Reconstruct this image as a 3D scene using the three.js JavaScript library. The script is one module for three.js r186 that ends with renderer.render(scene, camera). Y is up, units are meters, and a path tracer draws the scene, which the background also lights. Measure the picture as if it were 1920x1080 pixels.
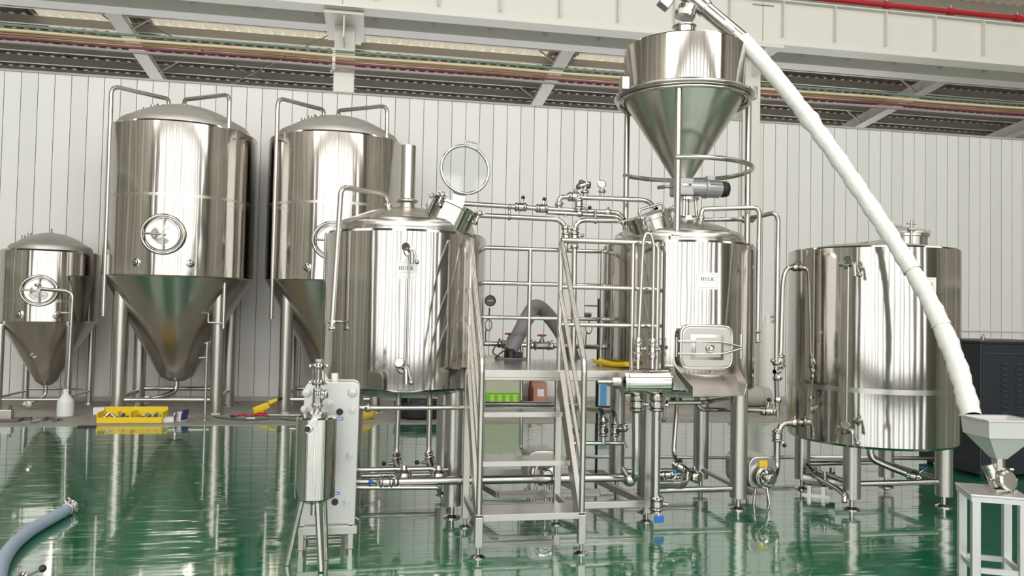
import * as THREE from 'three';
import { mergeGeometries, mergeVertices } from 'three/addons/utils/BufferGeometryUtils.js';
import { RoundedBoxGeometry } from 'three/addons/geometries/RoundedBoxGeometry.js';
import { RectAreaLightUniformsLib } from 'three/addons/lights/RectAreaLightUniformsLib.js';

// ---------------------------------------------------------------- camera, sky, daylight, exposure
const scene = new THREE.Scene();
const camera = new THREE.PerspectiveCamera(40.85, 1920 / 1080, 0.05, 200);
camera.rotation.order = 'YXZ';
camera.position.set(0, 1.5, 0);
camera.rotation.set(THREE.MathUtils.degToRad(1.75), THREE.MathUtils.degToRad(-10.3), 0.02);

const renderer = new THREE.WebGLRenderer({ antialias: true });
renderer.toneMapping = THREE.LinearToneMapping;
renderer.toneMappingExposure = 1.34;
renderer.shadowMap.enabled = true;
RectAreaLightUniformsLib.init();

scene.background = new THREE.Color(0.97, 0.985, 1.0);          // even overcast daylight outside the hall
const SKY_LEVEL = 4.0;
scene.backgroundIntensity = SKY_LEVEL;

const FRONT_Z = 6.2, ROOF_Y = 11, WALL_Z = -12.9, HALL_L = -15, HALL_R = 19;
const daylight = new THREE.Color(1.0, 0.955, 0.915), coolDay = new THREE.Color(0.98, 0.985, 0.99);
const WINDOW_LEVEL = 1.6, SKYLIGHT_LEVEL = 1.1, FILL_LEVEL = 7.4;
// glazed front of the hall behind the camera: one translucent pane and one light of its size per bay [x, width]
const PANES = [[-12.6, 0.75], [-9.9, 0.7], [-8.7, 0.9], [-7.5, 0.9], [-6.0, 1.2], [-4.6, 0.9], [-3.3, 1.0], [-2.1, 0.7], [-0.7, 1.3], [0.9, 1.0], [2.2, 0.8], [3.5, 1.1], [4.8, 0.8], [6.2, 1.2], [7.6, 0.7], [9.4, 0.9], [12.2, 1.2]];
const PANE_BOTTOM = 0.35, PANE_TOP = 7.4;
for (const [x, w] of PANES) {
  const l = new THREE.RectAreaLight(coolDay, WINDOW_LEVEL, w, PANE_TOP - PANE_BOTTOM);
  l.position.set(x, (PANE_TOP + PANE_BOTTOM) / 2, FRONT_Z - 0.12);
  l.lookAt(x, (PANE_TOP + PANE_BOTTOM) / 2, -20);
  l.name = 'window_daylight'; scene.add(l);
}
// unseen fill lights added above the glazing to brighten the back wall [x, width]
const FILL_PANES = [[-12, 4.4], [-7, 4.4], [-2, 4.4], [3, 4.4], [8, 4.4], [13, 4.4]], HIGH_BOTTOM = 8.3, HIGH_TOP = 10.6;
for (const [x, w] of FILL_PANES) {
  const l = new THREE.RectAreaLight(daylight, FILL_LEVEL, w, HIGH_TOP - HIGH_BOTTOM);
  l.position.set(x, (HIGH_TOP + HIGH_BOTTOM) / 2, FRONT_Z - 0.12);
  l.lookAt(x, (HIGH_TOP + HIGH_BOTTOM) / 2, -20);
  l.name = 'added_fill_light'; scene.add(l);
}
// roof lights: translucent strips across the hall [x, width, z, depth]
const SKYLIGHTS = [[-9, 4, -3.0, 11], [-1.5, 3, -3.0, 11], [5.5, 3, -3.0, 11], [13, 4, -3.0, 11]];
for (const [x, w, z, d] of SKYLIGHTS) {
  const l = new THREE.RectAreaLight(daylight, SKYLIGHT_LEVEL, w, d);
  l.position.set(x, ROOF_Y - 0.03, z); l.rotation.x = -Math.PI / 2;
  l.name = 'skylight_daylight'; scene.add(l);
}

// ---------------------------------------------------------------- helpers
let seed = 7;
const rnd = () => { seed = (seed * 1664525 + 1013904223) >>> 0; return seed / 4294967296; };
const V = (a) => new THREE.Vector3(a[0], a[1], a[2]);
const used = new Map();
function numbered(name) {
  const n = used.get(name) ?? 0; used.set(name, n + 1);
  return n ? name + '_' + String(n).padStart(3, '0') : name;
}
function tag(o, label, category, group) { o.userData.label = label; o.userData.category = category; if (group) o.userData.group = group; return o; }
function thing(name, label, category, pos = [0, 0, 0], turn = 0, group) {
  const o = new THREE.Group(); o.name = numbered(name);
  o.position.set(...pos); o.rotation.y = turn; scene.add(o);
  return tag(o, label, category, group);
}
function part(parent, name, geo, mat, label) {
  const m = new THREE.Mesh(Array.isArray(geo) ? merge(geo) : geo, mat);
  m.name = name; m.castShadow = m.receiveShadow = true; if (label) m.userData.label = label;
  parent.add(m); return m;
}
const parts = (parent, name, geos, mat) => geos.map((g) => part(parent, name, [g], mat))[0];   // one mesh per piece
function single(name, geo, mat, label, category, pos = [0, 0, 0], turn = 0, group) {
  const m = part(scene, numbered(name), geo, mat); m.position.set(...pos); m.rotation.y = turn;
  return tag(m, label, category, group);
}
function struct(name, geo, mat, parent = scene) {
  let m;
  if (geo) m = part(parent, parent === scene ? numbered(name) : name, geo, mat);
  else { m = new THREE.Group(); m.name = numbered(name); parent.add(m); }
  if (parent === scene) m.userData.kind = 'structure';
  return m;
}
function copy(o, name, label, pos, turn, group) {
  const c = o.clone(); c.name = numbered(name); scene.add(c); if (pos) c.position.set(...pos); if (turn !== undefined) c.rotation.y = turn;
  c.userData = { ...o.userData, label }; if (group) c.userData.group = group; return c;
}
function merge(list) {
  const l = list.map((g) => { const h = g.index ? g.toNonIndexed() : g.clone(); for (const k of Object.keys(h.attributes)) if (!['position', 'normal', 'uv'].includes(k)) h.deleteAttribute(k); if (!h.attributes.uv) h.setAttribute('uv', new THREE.BufferAttribute(new Float32Array(h.attributes.position.count * 2), 2)); return h; });
  return mergeGeometries(l);
}
const box = (w, h, d, x = 0, y = 0, z = 0, r = 0) => (r ? new RoundedBoxGeometry(w, h, d, 2, r) : new THREE.BoxGeometry(w, h, d)).translate(x, y, z);
// surface of revolution about y; profile [[radius, y] ...], every profile edge keeps its own crease
function lathe(profile, seg = 64, smooth = false) {
  const uvFix = (g, per) => { const uv = g.attributes.uv, p = g.attributes.position; for (let i = 0; i < uv.count; i++) uv.setXY(i, uv.getX(i) * per, p.getY(i)); return g; };
  const per = 2 * Math.PI * Math.max(...profile.map((p) => p[0]));
  if (smooth) return uvFix(new THREE.LatheGeometry(profile.map((p) => new THREE.Vector2(...p)), seg), per);
  return merge(profile.slice(1).map((p, i) => uvFix(new THREE.LatheGeometry([new THREE.Vector2(...profile[i]), new THREE.Vector2(...p)], seg), per)));
}
const cylY = (r, y0, y1, seg = 24, x = 0, z = 0, r1 = r) => new THREE.CylinderGeometry(r1, r, y1 - y0, seg).translate(x, (y0 + y1) / 2, z);
function place(g, at, dir) {   // turns a shape built along +y to run along dir, then moves it
  const q = new THREE.Quaternion().setFromUnitVectors(new THREE.Vector3(0, 1, 0), V(dir).normalize());
  return g.applyQuaternion(q).translate(...at);
}
function rod(a, b, r, seg = 14, r1 = r) {
  const d = V(b).sub(V(a)), L = d.length();
  return place(new THREE.CylinderGeometry(r1, r, L, seg), V(a).add(V(b)).multiplyScalar(0.5).toArray(), d.toArray());
}
function bar(a, b, w, h = w) {   // square tube from a to b, h measured upward
  const A = V(a), B = V(b), d = B.clone().sub(A), L = d.length();
  const m = new THREE.Matrix4(), z = d.normalize(), up = Math.abs(z.y) > 0.99 ? new THREE.Vector3(0, 0, 1) : new THREE.Vector3(0, 1, 0);
  const x = up.clone().cross(z).normalize(), y = z.clone().cross(x);
  m.makeBasis(x, y, z).setPosition(A.add(B).multiplyScalar(0.5));
  return new RoundedBoxGeometry(w, h, L, 1, Math.min(w, h) * 0.12).applyMatrix4(m);
}
// round pipe through points with rounded elbows
function bend(points, radius) {
  const P = points.map(V), out = [P[0]];
  for (let i = 1; i < P.length - 1; i++) {
    const a = P[i - 1].clone().sub(P[i]), b = P[i + 1].clone().sub(P[i]);
    const t = Math.min(radius, a.length() * 0.48, b.length() * 0.48);
    const s = P[i].clone().addScaledVector(a.normalize(), t), e = P[i].clone().addScaledVector(b.normalize(), t);
    for (let k = 0; k <= 6; k++) { const u = k / 6; out.push(s.clone().multiplyScalar((1 - u) * (1 - u)).addScaledVector(P[i], 2 * u * (1 - u)).addScaledVector(e, u * u)); }
  }
  out.push(P[P.length - 1]);
  return out.filter((p, i) => !i || p.distanceTo(out[i - 1]) > 1e-4);
}
function sweep(pts, r, seg = 14, caps = true, radii) {
  const n = pts.length, pos = [], nor = [], uv = [], idx = [];
  let N = new THREE.Vector3(), T0; let len = 0;
  const tan = (i) => pts[Math.min(n - 1, i + 1)].clone().sub(pts[Math.max(0, i - 1)]).normalize();
  for (let i = 0; i < n; i++) {
    const T = tan(i);
    if (!i) { N.set(Math.abs(T.y) > 0.9 ? 1 : 0, Math.abs(T.y) > 0.9 ? 0 : 1, 0); N.addScaledVector(T, -N.dot(T)).normalize(); } else {
      N.applyQuaternion(new THREE.Quaternion().setFromUnitVectors(T0, T)); N.addScaledVector(T, -N.dot(T)).normalize(); len += pts[i].distanceTo(pts[i - 1]);
    }
    T0 = T; const B = T.clone().cross(N), rr = radii ? radii[i] : r;
    for (let k = 0; k <= seg; k++) {
      const a = (k / seg) * Math.PI * 2, d = N.clone().multiplyScalar(Math.cos(a)).addScaledVector(B, Math.sin(a));
      pos.push(pts[i].x + d.x * rr, pts[i].y + d.y * rr, pts[i].z + d.z * rr); nor.push(d.x, d.y, d.z); uv.push((k / seg) * 2 * Math.PI * rr, len);
      if (i && k) { const c = i * (seg + 1) + k; idx.push(c, c - 1, c - seg - 2, c, c - seg - 2, c - seg - 1); }
    }
  }
  if (caps) for (const [i, s] of [[0, -1], [n - 1, 1]]) {
    const T = tan(i).multiplyScalar(s), c = pos.length / 3; pos.push(...pts[i].toArray()); nor.push(...T.toArray()); uv.push(0, 0);
    for (let k = 0; k <= seg; k++) { const o = (i * (seg + 1) + k) * 3; pos.push(pos[o], pos[o + 1], pos[o + 2]); nor.push(...T.toArray()); uv.push(0, 0); }
    for (let k = 0; k < seg; k++) s > 0 ? idx.push(c, c + 2 + k, c + 1 + k) : idx.push(c, c + 1 + k, c + 2 + k);
  }
  const g = new THREE.BufferGeometry();
  g.setAttribute('position', new THREE.Float32BufferAttribute(pos, 3)); g.setAttribute('normal', new THREE.Float32BufferAttribute(nor, 3)); g.setAttribute('uv', new THREE.Float32BufferAttribute(uv, 2));
  // make the winding agree with the normals
  const A = new THREE.Vector3(...pos.slice(idx[0] * 3, idx[0] * 3 + 3)), B = new THREE.Vector3(...pos.slice(idx[1] * 3, idx[1] * 3 + 3)), C = new THREE.Vector3(...pos.slice(idx[2] * 3, idx[2] * 3 + 3));
  const f = B.sub(A).cross(C.sub(A)), flip = f.dot(new THREE.Vector3(...nor.slice(idx[0] * 3, idx[0] * 3 + 3))) < 0, side = (n - 1) * seg * 6;
  if (flip) for (let i = 0; i < side; i += 3) { const t = idx[i]; idx[i] = idx[i + 1]; idx[i + 1] = t; }
  g.setIndex(idx); return g;
}
const pipe = (points, r, elbow = 0.07, seg = 14) => sweep(bend(points, elbow), r, seg);
const spline = (points, n) => new THREE.CatmullRomCurve3(points.map(V), false, 'centripetal').getPoints(n);
const smoothPipe = (points, r, n = 40, seg = 14) => sweep(spline(points, n), r, seg);
const torus = (R, r, seg = 48, arc = Math.PI * 2, tube = 10) => new THREE.TorusGeometry(R, r, tube, seg, arc);
function extrude(shape, depth, bevel = 0) {
  return new THREE.ExtrudeGeometry(shape, { depth: depth - 2 * bevel, bevelEnabled: bevel > 0, bevelThickness: bevel, bevelSize: bevel, bevelSegments: 2, curveSegments: 18 }).translate(0, 0, bevel);
}
function polygon(points) { const s = new THREE.Shape(); points.forEach(([x, y], i) => (i ? s.lineTo(x, y) : s.moveTo(x, y))); s.closePath(); return s; }
function roundRect(w, h, r) {
  const s = new THREE.Shape(), x = -w / 2, y = -h / 2;
  s.moveTo(x + r, y); s.lineTo(x + w - r, y); s.quadraticCurveTo(x + w, y, x + w, y + r); s.lineTo(x + w, y + h - r); s.quadraticCurveTo(x + w, y + h, x + w - r, y + h);
  s.lineTo(x + r, y + h); s.quadraticCurveTo(x, y + h, x, y + h - r); s.lineTo(x, y + r); s.quadraticCurveTo(x, y, x + r, y); return s;
}

// ---------------------------------------------------------------- materials
function noiseField(n, layers, salt) {   // periodic value noise, [cells x, cells y, amount] per layer
  const out = new Float32Array(n * n);
  for (const [cx, cy, amp] of layers) {
    const g = new Float32Array(cx * cy); let s = (salt * 7919 + cx * 131 + cy) >>> 0;
    for (let i = 0; i < g.length; i++) { s = (s * 1664525 + 1013904223) >>> 0; g[i] = s / 4294967296 - 0.5; }
    for (let j = 0; j < n; j++) for (let i = 0; i < n; i++) {
      const u = (i / n) * cx, v = (j / n) * cy, x = Math.floor(u), y = Math.floor(v), a = u - x, b = v - y, p = a * a * (3 - 2 * a), q = b * b * (3 - 2 * b);
      const x1 = (x + 1) % cx, y1 = (y + 1) % cy;
      out[j * n + i] += amp * ((g[y * cx + x] * (1 - p) + g[y * cx + x1] * p) * (1 - q) + (g[y1 * cx + x] * (1 - p) + g[y1 * cx + x1] * p) * q);
    }
  }
  return out;
}
function greyTexture(n, layers, salt, repeatX, repeatY, mid = 0.5) {
  const f = noiseField(n, layers, salt), d = new Uint8Array(n * n * 4);
  for (let i = 0; i < n * n; i++) { const v = Math.max(0, Math.min(255, (mid + f[i]) * 255)); d[i * 4] = d[i * 4 + 1] = d[i * 4 + 2] = v; d[i * 4 + 3] = 255; }
  const t = new THREE.DataTexture(d, n, n); t.wrapS = t.wrapT = THREE.RepeatWrapping; t.magFilter = THREE.LinearFilter; t.minFilter = THREE.LinearMipmapLinearFilter; t.generateMipmaps = true; t.repeat.set(repeatX, repeatY); t.needsUpdate = true; return t;
}
function colourTexture(n, layers, salt, repeatX, repeatY, tone) {
  const f = noiseField(n, layers, salt), f2 = noiseField(n, layers, salt + 31), d = new Uint8Array(n * n * 4);
  for (let i = 0; i < n * n; i++) { const c = tone(f[i], f2[i]); for (let k = 0; k < 3; k++) d[i * 4 + k] = Math.max(0, Math.min(255, c[k])); d[i * 4 + 3] = 255; }
  const t = new THREE.DataTexture(d, n, n); t.colorSpace = THREE.SRGBColorSpace; t.wrapS = t.wrapT = THREE.RepeatWrapping; t.magFilter = THREE.LinearFilter; t.minFilter = THREE.LinearMipmapLinearFilter; t.generateMipmaps = true; t.repeat.set(repeatX, repeatY); t.needsUpdate = true; return t;
}
const std = (color, roughness, metalness = 0, extra = {}) => new THREE.MeshStandardMaterial({ color, roughness, metalness, ...extra });
const lin = (r, g, b) => new THREE.Color().setRGB(r, g, b);
const rolled = greyTexture(512, [[8, 2, 0.5], [23, 5, 0.22], [61, 9, 0.06]], 3, 0.5, 0.35);
const grained = greyTexture(256, [[128, 4, 0.35], [17, 9, 0.2]], 5, 3, 1.2);
const satinRough = greyTexture(256, [[64, 48, 0.2], [9, 7, 0.16]], 8, 1.3, 1.3, 0.82);
const STEEL = lin(0.56, 0.535, 0.50);
const M = {
  shell: std(STEEL, 0.1, 1, { bumpMap: rolled, bumpScale: 0.0045 }),
  satin: std(STEEL, 0.68, 1, { roughnessMap: satinRough }),
  cone: std(STEEL, 0.25, 1, { bumpMap: rolled, bumpScale: 0.006 }),
  tube: std(STEEL, 0.2, 1),
  leg: std(STEEL, 0.33, 1),
  polish: std(STEEL, 0.12, 1),
  plate: std(STEEL, 0.34, 1, { bumpMap: grained, bumpScale: 0.0002 }),
  cast: std(lin(0.42, 0.41, 0.39), 0.4, 1),
  darkSteel: std(lin(0.16, 0.155, 0.15), 0.45, 0.7),
  black: std(lin(0.018, 0.018, 0.02), 0.38),
  white: std(lin(0.80, 0.79, 0.76), 0.5),
  wall: std(lin(0.78, 0.775, 0.755), 0.42),
  wall2: std(lin(0.745, 0.74, 0.72), 0.45),
  wallGap: std(lin(0.26, 0.255, 0.245), 0.6),
  steelPaint: std(lin(0.76, 0.74, 0.69), 0.5),
  greyPaint: std(lin(0.42, 0.415, 0.385), 0.55),
  roofSheet: std(lin(0.26, 0.235, 0.19), 0.6),
  purlin: std(lin(0.46, 0.43, 0.375), 0.5),
  red: std(lin(0.45, 0.02, 0.03), 0.35),
  redWheel: std(lin(0.40, 0.03, 0.035), 0.4),
  yellow: std(lin(0.82, 0.60, 0.02), 0.4),
  blue: std(lin(0.03, 0.16, 0.55), 0.4),
  motor: std(lin(0.40, 0.41, 0.42), 0.35, 0.6),
  card: std(lin(0.80, 0.79, 0.76), 0.7),
};

// ---------------------------------------------------------------- the hall
// floor: green epoxy, wet and glossy, in front of a strip of bare concrete
const floorTone = (f, f2) => { const d = (0.12 + Math.max(0, f2)) * 0.3, k = 1 + f * 0.16; return [(9 + d * 120) * k, (104 + d * 40) * k, (68 + d * 75) * k]; };
const wetBump = greyTexture(1024, [[9, 40, 0.42], [31, 120, 0.16], [5, 9, 0.3]], 12, 1 / 5, 1 / 4);
const wetRough = greyTexture(512, [[9, 26, 0.2], [60, 90, 0.16]], 14, 1 / 6, 1 / 4, 0.42);
M.floor = new THREE.MeshPhysicalMaterial({ color: 0xffffff, map: colourTexture(1024, [[37, 61, 0.4], [120, 160, 0.4], [300, 340, 0.3]], 21, 1 / 3, 1 / 3, floorTone), roughness: 0.24, roughnessMap: wetRough, bumpMap: wetBump, bumpScale: 0.013, ior: 2.0, clearcoat: 1, clearcoatRoughness: 0.03 });
M.concrete = std(0xffffff, 0.55, 0, { map: colourTexture(512, [[7, 9, 0.5], [40, 40, 0.3], [150, 150, 0.3]], 33, 1 / 3, 1 / 3, (f, g) => { const v = 1 + f * 0.45; return [150 * v, 145 * v, 136 * v]; }), bumpMap: grained, bumpScale: 0.0008 });
const plane = (x0, x1, z0, z1, y, t) => { const g = box(x1 - x0, t, z1 - z0, (x0 + x1) / 2, y - t / 2, (z0 + z1) / 2), p = g.attributes.position, uv = g.attributes.uv; for (let i = 0; i < uv.count; i++) uv.setXY(i, p.getX(i), p.getZ(i)); return g; };
struct('floor', plane(HALL_L, HALL_R, -10.25, FRONT_Z, 0, 0.2), M.floor);
struct('floor', plane(HALL_L, HALL_R, -26, -10.25, 0, 0.2), M.concrete);
struct('trim_1', box(HALL_R - HALL_L, 0.012, 0.02, (HALL_L + HALL_R) / 2, 0.0, -10.25), std(lin(0.30, 0.34, 0.31), 0.5));

// partition of upright sheet panels, each with chamfered edges
{
  const w = struct('wall_back'), H = 5.02, pitch = 0.236, g = 0.009;
  part(w, 'wall_core', box(HALL_R - HALL_L, H, 0.1, (HALL_L + HALL_R) / 2, H / 2, WALL_Z - 0.075), M.wallGap);
  const half = pitch / 2 - g / 2, sheet = extrude(polygon([[-half, 0], [half, 0], [half, 0.004], [half - 0.009, 0.022], [-half + 0.009, 0.022], [-half, 0.004]]), H).rotateX(-Math.PI / 2).translate(0, 0, WALL_Z);
  const minor = extrude(polygon([[-half, 0], [half, 0], [half, 0.008], [half - 0.014, 0.022], [-half + 0.014, 0.022], [-half, 0.008]]), H).rotateX(-Math.PI / 2).translate(0, 0, WALL_Z);
  for (let i = 0, x = -13.844 + pitch / 2; x < 18.8; x += pitch, i++) part(w, 'wall_panel', i % 4 === 3 ? minor : sheet, i % 3 ? M.wall : M.wall2).position.x = x;
  part(w, 'cap_rail', box(HALL_R - HALL_L, 0.03, 0.14, (HALL_L + HALL_R) / 2, H + 0.012, WALL_Z - 0.05), M.greyPaint);
  part(w, 'cover_strip', box(4.5, 0.03, 0.012, 11.2, 1.32, WALL_Z + 0.028), M.wall2);
  part(w, 'cover_strip', box(4.5, 0.025, 0.012, 11.2, 0.82, WALL_Z + 0.028), M.wallGap);
}
struct('baseboard_back', box(HALL_R - HALL_L, 0.07, 0.02, (HALL_L + HALL_R) / 2, 0.035, WALL_Z + 0.034), M.greyPaint);

// columns and the two crane girders on them
for (const [n, x, z] of [[1, -0.54, -13.2], [2, 6.65, -13.03], [3, -7.75, -13.2], [4, 13.85, -13.2]]) {
  const c = struct('column_' + n);
  part(c, 'flange', box(0.33, 6.2, 0.018, x, 3.1, z + 0.19), M.steelPaint);
  part(c, 'flange', box(0.33, 6.2, 0.018, x, 3.1, z - 0.19), M.steelPaint);
  part(c, 'web', box(0.016, 6.2, 0.37, x, 3.1, z), M.steelPaint);
  part(c, 'seat_plate', box(0.62, 0.05, 1.3, x, 6.205, z + 0.1), M.steelPaint);
  parts(c, 'seat_stiffener', [box(0.02, 0.36, 0.5, x, 6.0, z + 0.45), box(0.02, 0.36, 0.4, x, 6.0, z - 0.4)], M.steelPaint);
  parts(c, 'bolt', [[-0.2, 0.7], [0.2, 0.7]].map(([a, b]) => cylY(0.03, 6.23, 6.29, 6, x + a, z + b - 0.12)), M.cast);
  parts(c, 'angle_cleat', [box(0.1, 0.03, 0.06, x + 0.22, 5.9, z + 0.2), box(0.03, 0.22, 0.06, x - 0.2, 5.5, z + 0.22)], M.steelPaint);
}
function girder(n, zc, y0, y1) {
  const b = struct('beam_' + n), cx = (HALL_L + HALL_R) / 2, L = HALL_R - HALL_L;
  part(b, 'web', box(L, y1 - y0, 0.014, cx, (y0 + y1) / 2, zc + 0.1), M.steelPaint);
  part(b, 'bottom_flange', box(L, 0.02, 0.34, cx, y0, zc), M.steelPaint);
  part(b, 'top_flange', box(L, 0.02, 0.4, cx, y1, zc), M.steelPaint);
  for (let x = -7.05; x < 15; x += 1.0) part(b, 'stiffener', box(0.012, y1 - y0 - 0.14, 0.11, x, y1 - (y1 - y0 - 0.14) / 2, zc + 0.155), M.steelPaint);
  for (let x = -7.05; x < 15; x += 1.0) part(b, 'stiffener', box(0.012, y1 - y0 - 0.1, 0.22, x, y1 - (y1 - y0 - 0.1) / 2, zc - 0.02), M.steelPaint);
}
girder(1, -12.47, 6.25, 7.02);
for (const [i, x] of [[2, -0.56], [3, 6.6]]) struct('trim_' + i, [box(0.014, 0.68, 0.012, x, 6.64, -12.36), box(0.4, 0.012, 0.02, x, 6.93, -12.34)], M.greyPaint);
girder(2, -13.55, 6.33, 7.1);

// roof of the next bay: sheet, purlins, slanting rafters, translucent strips
{
  const H0 = 8.0, S = 0.105, yAt = (z) => H0 - S * (-z - 13.8);
  const r = struct('ceiling_rear'), x0 = HALL_L, x1 = HALL_R;
  const ribs = (xa, xb, za, zb, lift, name, mat) => {   // trapezoid sheet, ribs along the fall
    const s = new THREE.Shape(), pts = []; const p = 0.24;
    for (let x = xa; x < xb - 0.01; x += p) pts.push([x, 0], [x + p * 0.52, 0], [x + p * 0.62, 0.02], [x + p * 0.9, 0.02]);
    pts.push([xb, 0]); const back = pts.slice().reverse().map(([x, y]) => [x, y + 0.006]);
    [...pts, ...back].forEach(([x, y], i) => (i ? s.lineTo(x, y) : s.moveTo(x, y))); s.closePath();
    const L = Math.hypot(zb - za, yAt(zb) - yAt(za)), g = new THREE.ExtrudeGeometry(s, { depth: L, bevelEnabled: false });
    g.rotateX(-Math.atan(S)).translate(0, yAt(zb) + lift, zb);
    part(r, name, g, mat);
  };
  M.translucent = new THREE.MeshPhysicalMaterial({ color: lin(0.84, 0.80, 0.72), roughness: 0.9, transmission: 0.36, thickness: 0 });
  for (const [xa, xb] of [[-15, -7.3], [-7.3, -5.2], [-4.9, -0.7], [-0.4, 4.0], [4.4, 9.6], [9.6, 14], [14, 19]]) {
    const lit = xa > -8 && xa < 9;
    ribs(xa, xb, -13.2, -16.6, 0, 'roof_light', M.translucent);  // hidden translucent sheets, added to bring more light into the rear bay
    ribs(xa, xb, -16.6, -18.35, 0, lit ? 'roof_light' : 'roof_sheet', lit ? M.translucent : M.roofSheet);
    ribs(xa, xb, -18.35, -26, 0, 'roof_sheet', M.roofSheet);
  }
  for (const [xa, xb] of [[-5.25, -4.85], [-0.75, -0.35], [3.95, 4.45]]) ribs(xa, xb, -13.2, -26, 0.004, 'roof_sheet', M.roofSheet);
  for (let z = -14.2; z > -25; z -= 0.72) part(r, 'purlin', [box(x1 - x0, 0.19, 0.012, 2, yAt(z) - 0.1, z), box(x1 - x0, 0.01, 0.07, 2, yAt(z) - 0.195, z + 0.035)], M.purlin);
  for (const x of [-5.15, 4.1, 13.36, 18.2]) part(r, 'rafter', [bar([x, yAt(-13.3) - 0.36, -13.3], [x, yAt(-25.5) - 0.36, -25.5], 0.012, 0.34), bar([x, yAt(-13.3) - 0.53, -13.3], [x, yAt(-25.5) - 0.53, -25.5], 0.3, 0.016)], M.purlin);
  const fly = []; for (const x of [-5.15, 4.1, 13.36]) for (const z of [-17.1, -19.3]) for (const s of [-1, 1]) fly.push(bar([x, yAt(z) - 0.5, z], [x + s * 0.5, yAt(z) - 0.17, z], 0.03, 0.03));
  parts(r, 'fly_brace', fly, M.purlin);
  parts(r, 'tie_rod', [rod([-5.0, yAt(-17) - 0.25, -17], [-1.0, yAt(-22) - 0.25, -22], 0.012), rod([-1.0, yAt(-17) - 0.25, -17], [-5.0, yAt(-22) - 0.25, -22], 0.012)], M.darkSteel);
  const wr = struct('wall_rear'); part(wr, 'upper_wall', box(x1 - x0 + 0.4, 2.3, 0.2, 2, 5.55, -26.1), M.greyPaint); part(wr, 'plinth', box(x1 - x0 + 0.4, 0.6, 0.2, 2, 0.3, -26.1), M.greyPaint);  // open band left between the two, unseen, to let light into this bay
  part(r, 'roof_stand_in', box(x1 - x0, 4.0, 0.1, 2, 9.15, -13.75), M.roofSheet);  // added dark panel standing in for the rear roof above the girders
}
// services along the wall: thin coloured pipes, each a run of its own
for (const [y, r, c, what] of [[5.715, 0.022, lin(0.16, 0.24, 0.19), 'dull green'], [5.635, 0.026, lin(0.72, 0.62, 0.40), 'cream yellow'], [5.574, 0.018, lin(0.30, 0.17, 0.08), 'brown'], [5.52, 0.022, lin(0.20, 0.05, 0.045), 'dark red'], [5.45, 0.026, lin(0.36, 0.31, 0.32), 'pale lilac']]) {
  const pts = []; for (let x = -14.8; x <= 18.8; x += 1.2) pts.push(V([x, y + Math.sin(x * 1.7 + y * 2) * 0.008, -12.88]));
  const t = thing('service_pipe', what + ' service pipe running high along the top of the panelled wall', 'pipe');
  part(t, 'tube', sweep(pts, r, 10), std(c, 0.4));
  parts(t, 'clip', [-0.7, 6.5].map((x) => box(0.05, r * 2.6, 0.14, x, y, -12.93)), M.white);
}
{
  const t = thing('fire_main', 'bright red fire sprinkler pipe above the long cream crane beam', 'pipe');
  part(t, 'tube', rod([6.9, 7.13, -12.3], [18.9, 7.13, -12.3], 0.05), M.red);
  for (const x of [8.9, 10.2, 11.6]) { const c = part(t, 'coupling', rod([x, 7.13, -12.3], [x + 0.12, 7.13, -12.3], 0.066), M.red); part(c, 'bolt', cylY(0.018, 7.18, 7.24, 8, x + 0.06, -12.3), M.cast); }
}
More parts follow.
